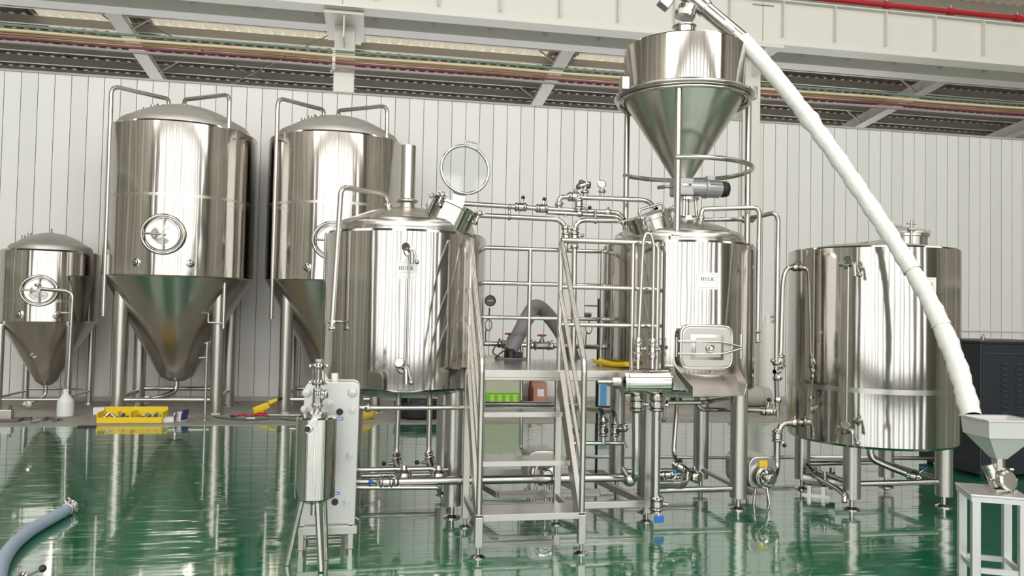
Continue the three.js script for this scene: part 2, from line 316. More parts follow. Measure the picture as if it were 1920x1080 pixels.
// own bay: side walls, front wall with its glazing, roof with skylights (all outside the picture; the tanks mirror them)
{
  const t = 0.2, zc = (FRONT_Z - 26) / 2, zl = FRONT_Z + 26, pale = std(lin(0.42, 0.385, 0.335), 0.6), dim = std(lin(0.46, 0.43, 0.38), 0.6), roofPaint = std(lin(0.20, 0.185, 0.16), 0.6);
  struct('wall_left', box(t, 11.1, zl, HALL_L - t / 2, 5.55, zc), dim);
  struct('wall_right', box(t, 11.1, zl, HALL_R + t / 2, 5.55, zc), pale);
  // steel posts and sheeting rails on the two end walls
  for (const [n, x, m] of [['left', HALL_L + 0.16, M.steelPaint], ['right', HALL_R - 0.16, M.steelPaint]]) {
    const w = struct('frame_' + n);
    for (const [z, d] of [[-11.6, 0.35], [-9.1, 0.3], [-7.4, 0.7], [-4.6, 0.35], [-2.9, 0.25], [-1.2, 0.6], [1.0, 0.3], [2.6, 0.45], [4.7, 0.35]]) part(w, 'post', box(0.3, 10.6, d, x, 5.3, z), m);
    for (const y of [2.4, 5.0, 7.6]) part(w, 'rail', box(0.12, 0.16, 18, x, y, -3.6), m);
  }
  const f = struct('wall_front'), solid = [];
  let x = HALL_L; for (const [c, w] of PANES) { solid.push([x, c - w / 2]); x = c + w / 2; } solid.push([x, HALL_R]);
  parts(f, 'pier', solid.map(([a, b]) => box(b - a, PANE_TOP - PANE_BOTTOM, t, (a + b) / 2, (PANE_TOP + PANE_BOTTOM) / 2, FRONT_Z + t / 2)), pale);
  part(f, 'plinth', box(HALL_R - HALL_L, PANE_BOTTOM, t, 2, PANE_BOTTOM / 2, FRONT_Z + t / 2), pale);
  part(f, 'lintel', box(HALL_R - HALL_L, HIGH_BOTTOM - PANE_TOP, t, 2, (HIGH_BOTTOM + PANE_TOP) / 2, FRONT_Z + t / 2), pale);
  part(f, 'lintel', box(HALL_R - HALL_L, ROOF_Y + 0.1 - HIGH_TOP, t, 2, (ROOF_Y + 0.1 + HIGH_TOP) / 2, FRONT_Z + t / 2), pale);
  for (let i = 0, x = HALL_L; i <= FILL_PANES.length; i++) { const e = i < FILL_PANES.length ? FILL_PANES[i][0] - FILL_PANES[i][1] / 2 : HALL_R; part(f, 'pier', box(e - x, HIGH_TOP - HIGH_BOTTOM, t, (e + x) / 2, (HIGH_TOP + HIGH_BOTTOM) / 2, FRONT_Z + t / 2), pale); if (i < FILL_PANES.length) x = FILL_PANES[i][0] + FILL_PANES[i][1] / 2; }
  const glow = std(lin(0.8, 0.8, 0.8), 0.6, 0, { emissive: coolDay, emissiveIntensity: 0.4 });
  for (const [c, w] of PANES) {
    const p = part(f, 'window_pane', box(w, PANE_TOP - PANE_BOTTOM, 0.02, c, (PANE_TOP + PANE_BOTTOM) / 2, FRONT_Z + 0.02), glow);
    parts(p, 'glazing_bar', [...[1.75, 3.15, 4.55, 5.95].map((y) => box(w, 0.06, 0.05, c, y, FRONT_Z - 0.16)), ...(w > 1 ? [box(0.08, PANE_TOP - PANE_BOTTOM, 0.06, c + 0.1, (PANE_TOP + PANE_BOTTOM) / 2, FRONT_Z - 0.17)] : [])], M.white);
  }
  for (const [x, w] of FILL_PANES) part(f, 'added_fill_pane', box(w, HIGH_TOP - HIGH_BOTTOM, 0.02, x, (HIGH_TOP + HIGH_BOTTOM) / 2, FRONT_Z + 0.02), glow);  // glowing panels added to go with the fill lights, no known windows
  const c = struct('ceiling'), holes = new THREE.Shape();
  holes.moveTo(HALL_L, -FRONT_Z - 0.2); holes.lineTo(HALL_R, -FRONT_Z - 0.2); holes.lineTo(HALL_R, 13.2); holes.lineTo(HALL_L, 13.2); holes.closePath();
  for (const [sx, w, z, d] of SKYLIGHTS) holes.holes.push(new THREE.Path([[-1, -1], [-1, 1], [1, 1], [1, -1]].map(([a, b]) => new THREE.Vector2(sx + (a * w) / 2, -z + (b * d) / 2))));
  part(c, 'roof_deck', new THREE.ExtrudeGeometry(holes, { depth: 0.12, bevelEnabled: false }).rotateX(-Math.PI / 2).translate(0, ROOF_Y, 0), roofPaint);
  const up = std(lin(0.8, 0.8, 0.78), 0.6, 0, { emissive: daylight, emissiveIntensity: 0.4 });
  for (const [sx, w, z, d] of SKYLIGHTS) part(c, 'skylight_pane', box(w, 0.02, d, sx, ROOF_Y + 0.06, z), up);
  for (let zz = -11; zz < 6; zz += 2.4) part(c, 'joist', box(HALL_R - HALL_L, 0.26, 0.08, 2, ROOF_Y - 0.14, zz), M.purlin);
}

// ---------------------------------------------------------------- fittings shared by the vessels
const Z3 = [0, 0, 1];
M.weld = std(STEEL, 0.26, 1);
// sheet fitting facing the room (+z): a stubby union with ferrule rings
const ferrule = (r, at, dir, t = 0.022) => place(lathe([[0, -t], [r * 0.8, -t], [r, -t * 0.25], [r, t * 0.25], [r * 0.8, t], [0, t]], 20), at, dir);
function clamp(parent, r, at, dir) { return part(parent, 'clamp', [ferrule(r, at, dir), place(cylY(r * 0.3, 0, r * 0.9, 8).translate(0, r * 0.6, 0), at, Math.abs(dir[1]) > 0.8 ? [0.4, 0, 1] : [0, 1, 0.3])], M.polish); }
// butterfly valve on a pipe running along dir, lever pointing along lever, black ball at its end
function valve(parent, at, dir, lever, r = 0.035, len = 0.1, ballMat = M.black) {
  const d = V(dir).normalize(), o = (k) => V(at).addScaledVector(d, k).toArray();
  const v = part(parent, 'valve', [place(cylY(r, -0.018, 0.018, 20), at, dir), ferrule(r * 1.05, o(0.035), dir, 0.014), ferrule(r * 1.05, o(-0.035), dir, 0.014), place(cylY(r * 0.62, -0.06, 0.06, 14), at, dir)], M.polish);
  const L = V(lever).normalize(), a = V(at).addScaledVector(L, r * 0.8), b = V(at).addScaledVector(L, r + len);
  part(v, 'lever', [rod(a.toArray(), b.toArray(), 0.006, 8), rod(V(at).addScaledVector(L, r * 0.8).toArray(), V(at).addScaledVector(L, r + 0.03).toArray(), 0.012, 10)], M.tube);
  part(v, 'knob', new THREE.SphereGeometry(0.017, 14, 10).translate(...b.toArray()), ballMat);
  return v;
}
function sampleTap(parent, at, s = 1) {   // small tap with a tri-clamp and a drooping spout, facing the room
  const t = part(parent, 'sample_tap', [ferrule(0.035 * s, [at[0], at[1], at[2] + 0.03], Z3), place(cylY(0.018 * s, -0.05, 0.06, 14), at, Z3), ferrule(0.03 * s, [at[0] - 0.02, at[1] + 0.03, at[2] + 0.06], [-0.5, 0.6, 1], 0.016),
    pipe([[at[0], at[1], at[2] + 0.05], [at[0] + 0.02, at[1], at[2] + 0.09], [at[0] + 0.022, at[1] - 0.085 * s, at[2] + 0.095]], 0.013 * s, 0.03, 10)], M.polish);
  part(t, 'tap_handle', [rod([at[0] + 0.03, at[1] + 0.01, at[2] + 0.08], [at[0] + 0.055, at[1] - 0.07 * s, at[2] + 0.1], 0.009, 8), new THREE.SphereGeometry(0.016 * s, 12, 8).translate(at[0] + 0.056, at[1] - 0.075 * s, at[2] + 0.1)], M.cast);
  return t;
}
function labelTexture() {
  const c = document.createElement('canvas'); c.width = 512; c.height = 384; const g = c.getContext('2d');
  g.fillStyle = '#eeedea'; g.fillRect(0, 0, 512, 384); g.strokeStyle = '#b9bcc0'; g.lineWidth = 8; g.strokeRect(40, 36, 432, 312);
  g.fillStyle = '#4a4f5a'; g.textAlign = 'center'; g.textBaseline = 'middle'; g.font = 'bold 108px serif'; g.fillText('HULK', 262, 150); g.fillStyle = '#a2a6ad'; g.fillRect(120, 236, 280, 6);
  const t = new THREE.CanvasTexture(c); t.colorSpace = THREE.SRGBColorSpace; return t;
}
M.nameplate = std(0xffffff, 0.35, 0, { map: labelTexture() });
function nameplate(parent, cx, cz, R, ang, y, w = 0.165, h = 0.125) {   // plate bowed round the shell
  const g = new THREE.BoxGeometry(w, h, 0.003, 10, 1, 1), p = g.attributes.position;
  for (let i = 0; i < p.count; i++) { const a = ang + p.getX(i) / R, r = R + 0.003 + p.getZ(i); p.setXYZ(i, cx + r * Math.sin(a), y + p.getY(i), cz + r * Math.cos(a)); }
  g.computeVertexNormals(); const m = part(parent, 'nameplate', [g], M.nameplate, 'white nameplate printed HULK'); return m;
}
const foot = (x, z, y = 0.09) => [cylY(0.018, 0.02, y + 0.01, 14, x, z), lathe([[0, 0.026], [0.03, 0.024], [0.062, 0.008], [0.062, 0], [0, 0]], 28).translate(x, 0, z)];
function legs(parent, cx, cz, dx, dz, r, top, bottom = 0.09) {
  for (const sx of [-1, 1]) for (const sz of [-1, 1]) {
    const x = cx + sx * dx, z = cz + sz * dz, l = part(parent, 'leg', [cylY(r, bottom, top, 28, x, z)], M.leg);
    part(l, 'foot', foot(x, z, bottom), M.polish);
  }
}

// brewhouse vessels: kettle and mash tun share one form, about x = z = 0
const R0 = 0.615;
function vesselBody(t) {
  part(t, 'shell', lathe([[0.60, 0.93], [R0, 0.945], [R0, 2.045], [0.607, 2.062], [0.535, 2.066]], 128), M.shell);
  part(t, 'bottom', lathe([[0.60, 0.93], [0.55, 0.905], [0.35, 0.86], [0.05, 0.83], [0.05, 0.79], [0, 0.79]], 96, true), M.cone);
  part(t, 'top_ring', lathe([[0.533, 2.064], [0.533, 2.085], [0.527, 2.09], [0.527, 2.10]], 96), M.tube);
  const d = []; for (let i = 0; i <= 14; i++) { const a = (i / 14) * Math.PI / 2; d.push([0.455 + 0.072 * Math.cos(a), 2.10 + 0.07 * Math.sin(a)]); }
  for (let i = 1; i <= 14; i++) { const r = 0.455 * (1 - i / 14); d.push([r, 2.17 + 0.115 * (1 - (r / 0.455) ** 2)]); }
  part(t, 'dome', lathe(d, 96, true), M.dome);
}
M.dome = std(STEEL, 0.27, 1);
// tilted manhole: neck, clamps with wing nuts round the rim; lid added by the caller
function manhole(t, at, tilt, R = 0.2) {
  const q = V(tilt).normalize().toArray(), q0 = new THREE.Quaternion().setFromUnitVectors(new THREE.Vector3(0, 1, 0), V(q));
  const W = (x, y, z) => new THREE.Vector3(x, y, z).applyQuaternion(q0).add(V(at)).toArray();
  const m = part(t, 'manhole', [place(lathe([[R, -0.12], [R, 0.05], [R + 0.012, 0.055], [R + 0.012, 0.075], [R - 0.012, 0.075], [R - 0.012, -0.1]], 56), at, q)], M.polish);
  for (let i = 0; i < 4; i++) {
    const a = i * Math.PI / 2 + 0.6, c = Math.cos(a) * (R + 0.035), s = Math.sin(a) * (R + 0.035);
    part(m, 'wing_clamp', [rod(W(c, 0.0, s), W(c, 0.09, s), 0.011, 8), rod(W(c * 0.9, 0.01, s * 0.9), W(c * 1.06, 0.01, s * 1.06), 0.016, 8), new THREE.SphereGeometry(0.024, 12, 8).translate(...W(c, 0.085, s)), rod(W(c - 0.035, 0.095, s), W(c + 0.035, 0.095, s), 0.009, 8)], M.polish);
  }
  return W;
}
// ---- kettle
{
  const K = [0.255, 0, -6.0], t = thing('brew_kettle', 'steel brew kettle with open glass manhole lid and upright vent stack', 'tank', K);
  vesselBody(t); legs(t, 0, 0, 0.36, 0.36, 0.065, 0.92);
  const L = (a) => [a[0] - K[0], a[1], a[2] - K[2]];
  part(t, 'vent_stack', [lathe([[0, 2.24], [0.06, 2.25], [0.058, 2.765], [0.052, 2.765], [0.052, 2.30]], 40).translate(0, 0, 0), ferrule(0.085, [0, 2.335, 0], [0, 1, 0], 0.016)], M.tube);
  const W = manhole(t, [0.315, 2.215, 0.24], [0.42, 1, 0.04], 0.185);
  // open lid standing up behind the manhole, a glass disc in a steel ring
  const lc = L([0.682, 2.579, -5.86]), ld = new THREE.Vector3(0.12, 0.1, 1).normalize().toArray();
  const lid = part(t, 'lid_ring', place(torus(0.187, 0.012, 64).rotateX(Math.PI / 2), lc, ld), M.tube);
  part(lid, 'lid_glass', place(cylY(0.18, -0.004, 0.004, 56), lc, ld), new THREE.MeshPhysicalMaterial({ color: lin(0.95, 0.98, 0.965), roughness: 0.05, transmission: 1, thickness: 0, ior: 1.5 }));
  part(lid, 'lid_handle', pipe([[lc[0] - 0.005, lc[1] + 0.187, lc[2]], [lc[0] + 0.0, lc[1] + 0.222, lc[2]], [lc[0] + 0.1, lc[1] + 0.205, lc[2]], [lc[0] + 0.1, lc[1] + 0.155, lc[2]]], 0.007, 0.012, 8), M.tube);
  part(lid, 'hinge_plate', box(0.1, 0.1, 0.012, 0, 0, 0, 0.004).rotateX(-0.1).rotateZ(-0.15).translate(lc[0] - 0.045, lc[1] - 0.225, lc[2] + 0.005), M.plate);
  const c = part(t, 'spray_pipe', pipe([L([0.109, 2.226, -5.85]), L([0.104, 2.306, -5.85]), L([0.082, 2.352, -5.82]), L([-0.227, 2.355, -5.55]), L([-0.266, 1.342, -5.55])], 0.019, 0.06), M.tube);
  parts(c, 'ferrule', [ferrule(0.032, L([0.108, 2.274, -5.85]), [0, 1, 0], 0.016), ferrule(0.026, L([-0.266, 1.357, -5.55]), [0, 1, 0], 0.012)], M.polish);
  parts(c, 'stand_off', [rod(L([-0.297, 1.405, -5.55]), L([-0.204, 1.405, -5.6]), 0.012, 10), rod(L([-0.252, 1.406, -5.53]), [-0.55, 1.405, 0.18], 0.01, 10)], M.tube);
  sampleTap(t, [-0.01, 1.9, 0.605], 1); sampleTap(t, [-0.03, 1.1, 0.605], 1.25);
  part(t, 'sight_tube', rod([-0.005, 1.02, 0.66], [-0.005, 1.9, 0.66], 0.007, 8), M.tube);
  nameplate(t, 0, 0, R0, -0.04, 1.772);
  parts(t, 'crossbar', [rod([-0.36, 0.16, 0.36], [-0.36, 0.16, -0.36], 0.02), rod([0.36, 0.16, -0.36], [-0.36, 0.16, -0.36], 0.02)], M.tube);
}
// ---- mash tun
{
  const K = [2.47, 0, -6.0], t = thing('mash_tun', 'steel mash tun with rectangular grain-out door below the hopper', 'tank', K);
  vesselBody(t); legs(t, 0, 0, 0.38, 0.35, 0.065, 0.92);
  const L = (a) => [a[0] - K[0], a[1], a[2] - K[2]];
  const W = manhole(t, [-0.31, 2.2, 0.2], [-0.34, 1, 0.06], 0.175);
  const lid = part(t, 'manhole_lid', place(lathe([[0.182, 0.075], [0.182, 0.088], [0.15, 0.1], [0, 0.112]], 48), [-0.31, 2.2, 0.2], [-0.34, 1, 0.06]), M.tube);
  part(lid, 'lid_handle', pipe([W(-0.1, 0.1, 0.1), W(-0.1, 0.15, 0.1), W(0.1, 0.15, 0.1), W(0.1, 0.1, 0.1)], 0.01, 0.02, 8), M.tube);
  // agitator drive: cage, gearbox, motor lying to the right
  const a = part(t, 'agitator_stand', [lathe([[0, 2.26], [0.13, 2.26], [0.13, 2.285], [0.09, 2.30], [0.09, 2.31], [0, 2.31]], 32), ...[0.6, 2.2, 3.7, 5.2].map((g) => rod([0.085 * Math.cos(g), 2.3, 0.085 * Math.sin(g)], [0.07 * Math.cos(g), 2.46, 0.07 * Math.sin(g)], 0.014, 8)), cylY(0.022, 2.28, 2.5, 14), lathe([[0, 2.44], [0.1, 2.44], [0.1, 2.462], [0, 2.462]], 28)].map((g) => g.translate(0.06, 0, 0.02)), M.polish);
  const gb = part(a, 'gearbox', [box(0.17, 0.15, 0.14, 0.02, 2.545, 0.02, 0.018), place(cylY(0.072, -0.06, 0.09, 24), [0.13, 2.55, 0.02], [1, 0, 0]), place(cylY(0.085, 0.08, 0.1, 28), [0.13, 2.55, 0.02], [1, 0, 0])], M.motor);
  part(a, 'motor', [place(cylY(0.066, 0, 0.13, 28), [0.225, 2.55, 0.02], [1, 0, 0]), ...Array.from({ length: 16 }, (_, i) => { const g = (i / 16) * Math.PI * 2; return box(0.115, 0.012, 0.004).translate(0, 0.07, 0).rotateX(g).translate(0.29, 2.55, 0.02); }), box(0.07, 0.04, 0.06, 0.26, 2.63, 0.03, 0.006)], M.motor);
  part(a, 'fan_cover', place(lathe([[0, 0.045], [0.06, 0.04], [0.068, 0.01], [0.068, -0.02], [0, -0.02]], 28), [0.38, 2.55, 0.02], [1, 0, 0]), M.black);
  part(a, 'drive_shaft', [rod([-0.07, 2.55, 0.02], [-0.14, 2.545, 0.03], 0.014), rod([-0.16, 2.535, 0.08], [-0.22, 2.52, 0.12], 0.016)], M.cast);
  // grain-out door on a rectangular nozzle with rounded corners
  const dc = L([2.437, 1.267, -5.36]), dw = 0.42, dh = 0.33;
  const fr = new THREE.Shape(roundRect(dw, dh, 0.085).getPoints(10)); fr.holes.push(new THREE.Path(roundRect(dw - 0.07, dh - 0.07, 0.06).getPoints(10)));
  part(t, 'door_nozzle', [extrude(fr, 0.1, 0.004).translate(dc[0], dc[1], dc[2] - 0.1), sweep(bend([...roundRect(dw - 0.02, dh - 0.02, 0.075).getPoints(8).map((p) => [p.x + dc[0], p.y + dc[1], dc[2] + 0.002])], 0.001), 0.014, 10, false)], M.polish);
  const door = part(t, 'grain_door', [extrude(roundRect(dw - 0.05, dh - 0.05, 0.06), 0.03, 0.008).translate(dc[0], dc[1], dc[2] - 0.012)], M.doorSteel = std(STEEL, 0.4, 1));
  part(door, 'raised_panel', [new THREE.CylinderGeometry(0.14, 0.215, 0.03, 4, 1).rotateY(Math.PI / 4).rotateX(Math.PI / 2).scale(1, 0.72, 1).translate(dc[0], dc[1], dc[2] + 0.02), box(0.2, 0.085, 0.012, dc[0], dc[1] - 0.005, dc[2] + 0.04, 0.004)], M.doorSteel);
  part(door, 'hand_wheel', [place(torus(0.028, 0.006, 24).rotateX(Math.PI / 2), [dc[0] + 0.01, dc[1] - 0.005, dc[2] + 0.055], Z3), place(cylY(0.012, 0, 0.03, 12), [dc[0] + 0.01, dc[1] - 0.005, dc[2] + 0.04], Z3)], M.polish);
  const yoke = []; for (const s of [0.043, -0.047]) yoke.push(pipe([[dc[0] - 0.235, dc[1] + s, dc[2] + 0.03], [dc[0] + 0.1, dc[1] + s, dc[2] + 0.055], [dc[0] + 0.26, dc[1] + 0.0 + s * 0.12, dc[2] + 0.04]], 0.008, 0.05, 8));
  part(door, 'swing_yoke', [...yoke, cylY(0.012, dc[1] - 0.08, dc[1] + 0.1, 10, dc[0] + 0.265, dc[2] + 0.02), cylY(0.01, dc[1] - 0.07, dc[1] + 0.07, 10, dc[0] - 0.24, dc[2] + 0.02)], M.tube);
  // chute under the door: sloping tray with upright cheeks that flare to the front
  const tx = 0.235, y0 = 1.03, y1 = 0.905, zf = 0.98 - 0.0;
  const chute = (pts, th) => { const A = pts.map(V), n = A[1].clone().sub(A[0]).cross(A[2].clone().sub(A[0])).normalize().multiplyScalar(th), pos = [], q = (a, b, c, d) => pos.push(...a.toArray(), ...b.toArray(), ...c.toArray(), ...a.toArray(), ...c.toArray(), ...d.toArray()), B = A.map((p) => p.clone().add(n)); q(...A); q(B[3], B[2], B[1], B[0]); for (let i = 0; i < 4; i++) { const j = (i + 1) % 4; q(A[j], A[i], B[i], B[j]); } const g = new THREE.BufferGeometry(); g.setAttribute('position', new THREE.Float32BufferAttribute(pos, 3)); g.computeVertexNormals(); return g; };
  const fl = L([2.189, 0.94, -5.02]), fr2 = L([2.571, 0.948, -5.02]), bl = L([2.227, 1.069, -5.42]), br = L([2.697, 1.067, -5.42]), up = (p, h, dx = 0) => [p[0] + dx, p[1] + h, p[2]];
  part(t, 'grain_chute', [chute([bl, fl, fr2, br], 0.004), chute([up(bl, 0.06, -0.02), up(fl, 0.066), fl, bl], 0.004), chute([br, fr2, up(fr2, 0.08, 0.02), up(br, 0.06, 0.02)], 0.004)], M.plate);
  const c1 = part(t, 'spray_pipe', pipe([L([2.6, 2.259, -5.85]), L([2.604, 2.324, -5.85]), L([2.617, 2.359, -5.85]), L([3.083, 2.386, -5.8]), L([3.077, 1.3, -5.8])], 0.019, 0.06), M.tube);
  parts(c1, 'ferrule', [ferrule(0.032, L([2.6, 2.289, -5.85]), [0, 1, 0], 0.016), ferrule(0.026, L([3.077, 1.3, -5.8]), [0, 1, 0], 0.012)], M.polish);
  part(c1, 'stand_off', rod(L([2.941, 1.378, -5.7]), L([3.095, 1.373, -5.8]), 0.011, 10), M.tube);
  nameplate(t, 0, 0, R0, -0.035, 1.757, 0.168, 0.125);
  part(t, 'hopper_bracket', [box(0.11, 0.05, 0.05, -0.21, 2.075, 0.47, 0.006), box(0.07, 0.012, 0.06, -0.21, 2.105, 0.47)], M.plate);
  parts(t, 'crossbar', [rod([-0.38, 0.16, 0.35], [0.38, 0.16, 0.35], 0.022), rod([0.38, 0.17, 0.35], [0.38, 0.17, -0.35], 0.022), rod([0.38, 0.16, -0.35], [-0.38, 0.16, -0.35], 0.022)], M.tube);
}
// ---- grist hopper on three legs over the mash tun
{
  const K = [2.5, 0, -6.0], t = thing('grain_hopper', 'tall conical steel grain hopper held on three legs above the mash tun', 'hopper', K);
  const L = (a) => [a[0] - K[0], a[1], a[2] - K[2]];
  part(t, 'drum', lathe([[0.49, 3.27], [0.49, 3.68], [0.482, 3.69]], 112), M.shell);
  part(t, 'top_cover', lathe([[0.482, 3.69], [0.3, 3.715], [0.09, 3.73]], 80, true), M.cone);
  part(t, 'cone', lathe([[0.08, 2.62], [0.487, 3.27]], 112), M.cone);
  part(t, 'outlet', [lathe([[0.08, 2.63], [0.08, 2.58], [0.1, 2.57], [0.1, 2.55], [0, 2.55]], 40)], M.tube);
  part(t, 'support_ring', [torus(0.55, 0.018, 96).rotateX(Math.PI / 2).translate(0, 3.285, 0), torus(0.53, 0.014, 96).rotateX(Math.PI / 2).translate(0, 3.245, 0), lathe([[0.49, 3.262], [0.55, 3.262], [0.55, 3.272], [0.49, 3.272]], 96)], M.tube);
  parts(t, 'lug', [-0.5, 0.46].map((x) => box(0.06, 0.1, 0.09, x, 3.335, 0.16, 0.004).rotateZ(x > 0 ? -0.02 : 0.02)), M.plate);
  const spots = [[-0.225, 0.45], [-0.345, -0.41], [0.56, 0.04]];
  spots.forEach(([x, z], i) => part(t, 'leg', [cylY(0.025, i ? 2.08 : 2.11, 3.28, 20, x, z), ...(i ? [] : [cylY(0.034, 2.1, 2.13, 20, x, z)])], M.tube));
  // three-quarter guard ring, open at the front left
  const g = []; for (let i = 0; i <= 44; i++) { const a = THREE.MathUtils.degToRad(116 - i * 5.6); g.push(new THREE.Vector3(0.56 * Math.cos(a), 2.70, 0.52 * Math.sin(a))); }
  part(t, 'guard_ring', sweep(g, 0.02, 12), M.tube);
  part(t, 'inlet_neck', [cylY(0.085, 3.72, 3.89, 36), ferrule(0.1, [0, 3.89, 0], [0, 1, 0], 0.014)], M.tube);
}
// ---- hot liquor tank
{
  const K = [4.165, 0, -5.9], t = thing('hot_liquor_tank', 'wide flat-topped steel hot liquor tank at the right, crossed by the white grain tube', 'tank', K), R = 0.666;
  const L = (a) => [a[0] - K[0], a[1], a[2] - K[2]];
  part(t, 'shell', lathe([[0.645, 0.50], [R, 0.52], [R, 2.055], [R - 0.012, 2.068]], 128), M.shell);
  part(t, 'bottom', lathe([[0.645, 0.50], [0.4, 0.46], [0.05, 0.43], [0, 0.43]], 96, true), M.cone);
  part(t, 'roof', lathe([[R - 0.012, 2.068], [0.4, 2.11], [0.1, 2.13], [0, 2.13]], 96, true), M.satin);
  part(t, 'weld_band', lathe([[R + 0.0008, 0.925], [R + 0.0008, 0.965]], 128), M.weld);
  legs(t, 0, 0, 0.41, 0.355, 0.065, 0.52);
  const m = part(t, 'manhole', [lathe([[0.165, 2.08], [0.165, 2.2], [0.18, 2.205], [0.18, 2.225], [0.15, 2.225]], 48).translate(0.33, 0, 0)], M.tube);
  const lid = part(t, 'manhole_lid', [lathe([[0.175, 2.228], [0.17, 2.245], [0, 2.268]], 48).translate(0.33, 0, 0)], M.satin);
  parts(lid, 'lid_bar', [bar([0.17, 2.29, 0.06], [0.5, 2.262, 0.06], 0.022, 0.022), bar([0.17, 2.29, -0.06], [0.5, 2.262, -0.06], 0.02, 0.02), box(0.03, 0.06, 0.16, 0.49, 2.24, 0, 0.004)], M.plate);
  parts(lid, 'wing_clamp', [[-0.01, 0], [0.1, 0.17]].map(([x, z]) => merge([rod([0.15 + x, 2.13, z], [0.15 + x, 2.33, z], 0.01, 8), rod([0.11 + x, 2.3, z], [0.19 + x, 2.3, z], 0.008, 8), rod([0.12 + x, 2.25, z], [0.18 + x, 2.25, z], 0.014, 8)])), M.polish);
  part(t, 'vent_pipe', rod([-0.15, 2.12, 0.05], [0.2, 2.17, 0.02], 0.016), M.tube);
  const s1 = L([3.493, 1.905, -5.22]), s2 = L([3.484, 0.674, -5.22]);
  sampleTap(t, [s1[0], s1[1], 0.64], 1.1); sampleTap(t, [s2[0], s2[1], 0.64], 1.2);
  part(t, 'sight_tube', rod([s1[0], s1[1], 0.685], [s2[0], s2[1], 0.685], 0.009, 8), M.tube);
  nameplate(t, 0, 0, R, 0.0, 1.76, 0.165, 0.13).userData.label = 'white nameplate half hidden by the white tube';
  t.children[t.children.length - 1].position.set(0, 0, 0);
  parts(t, 'crossbar', [rod([-0.41, 0.2, 0.355], [0.41, 0.2, 0.355], 0.022), rod([-0.41, 0.22, -0.355], [0.41, 0.22, -0.355], 0.022), rod([-0.41, 0.2, 0.355], [-0.41, 0.2, -0.355], 0.022), rod([0.41, 0.21, 0.355], [0.41, 0.21, -0.355], 0.022)], M.tube);
  const dp = part(t, 'drain_pipe', [pipe([[0.0, 0.45, 0.0], [0.0, 0.33, 0.0], [0.1, 0.28, 0.08], [0.22, 0.23, 0.2]], 0.03, 0.06)], M.tube);
  valve(dp, [0.24, 0.22, 0.22], [0.6, -0.1, 0.6], [0.7, 0.5, 0.2], 0.04, 0.07, M.blue);
}
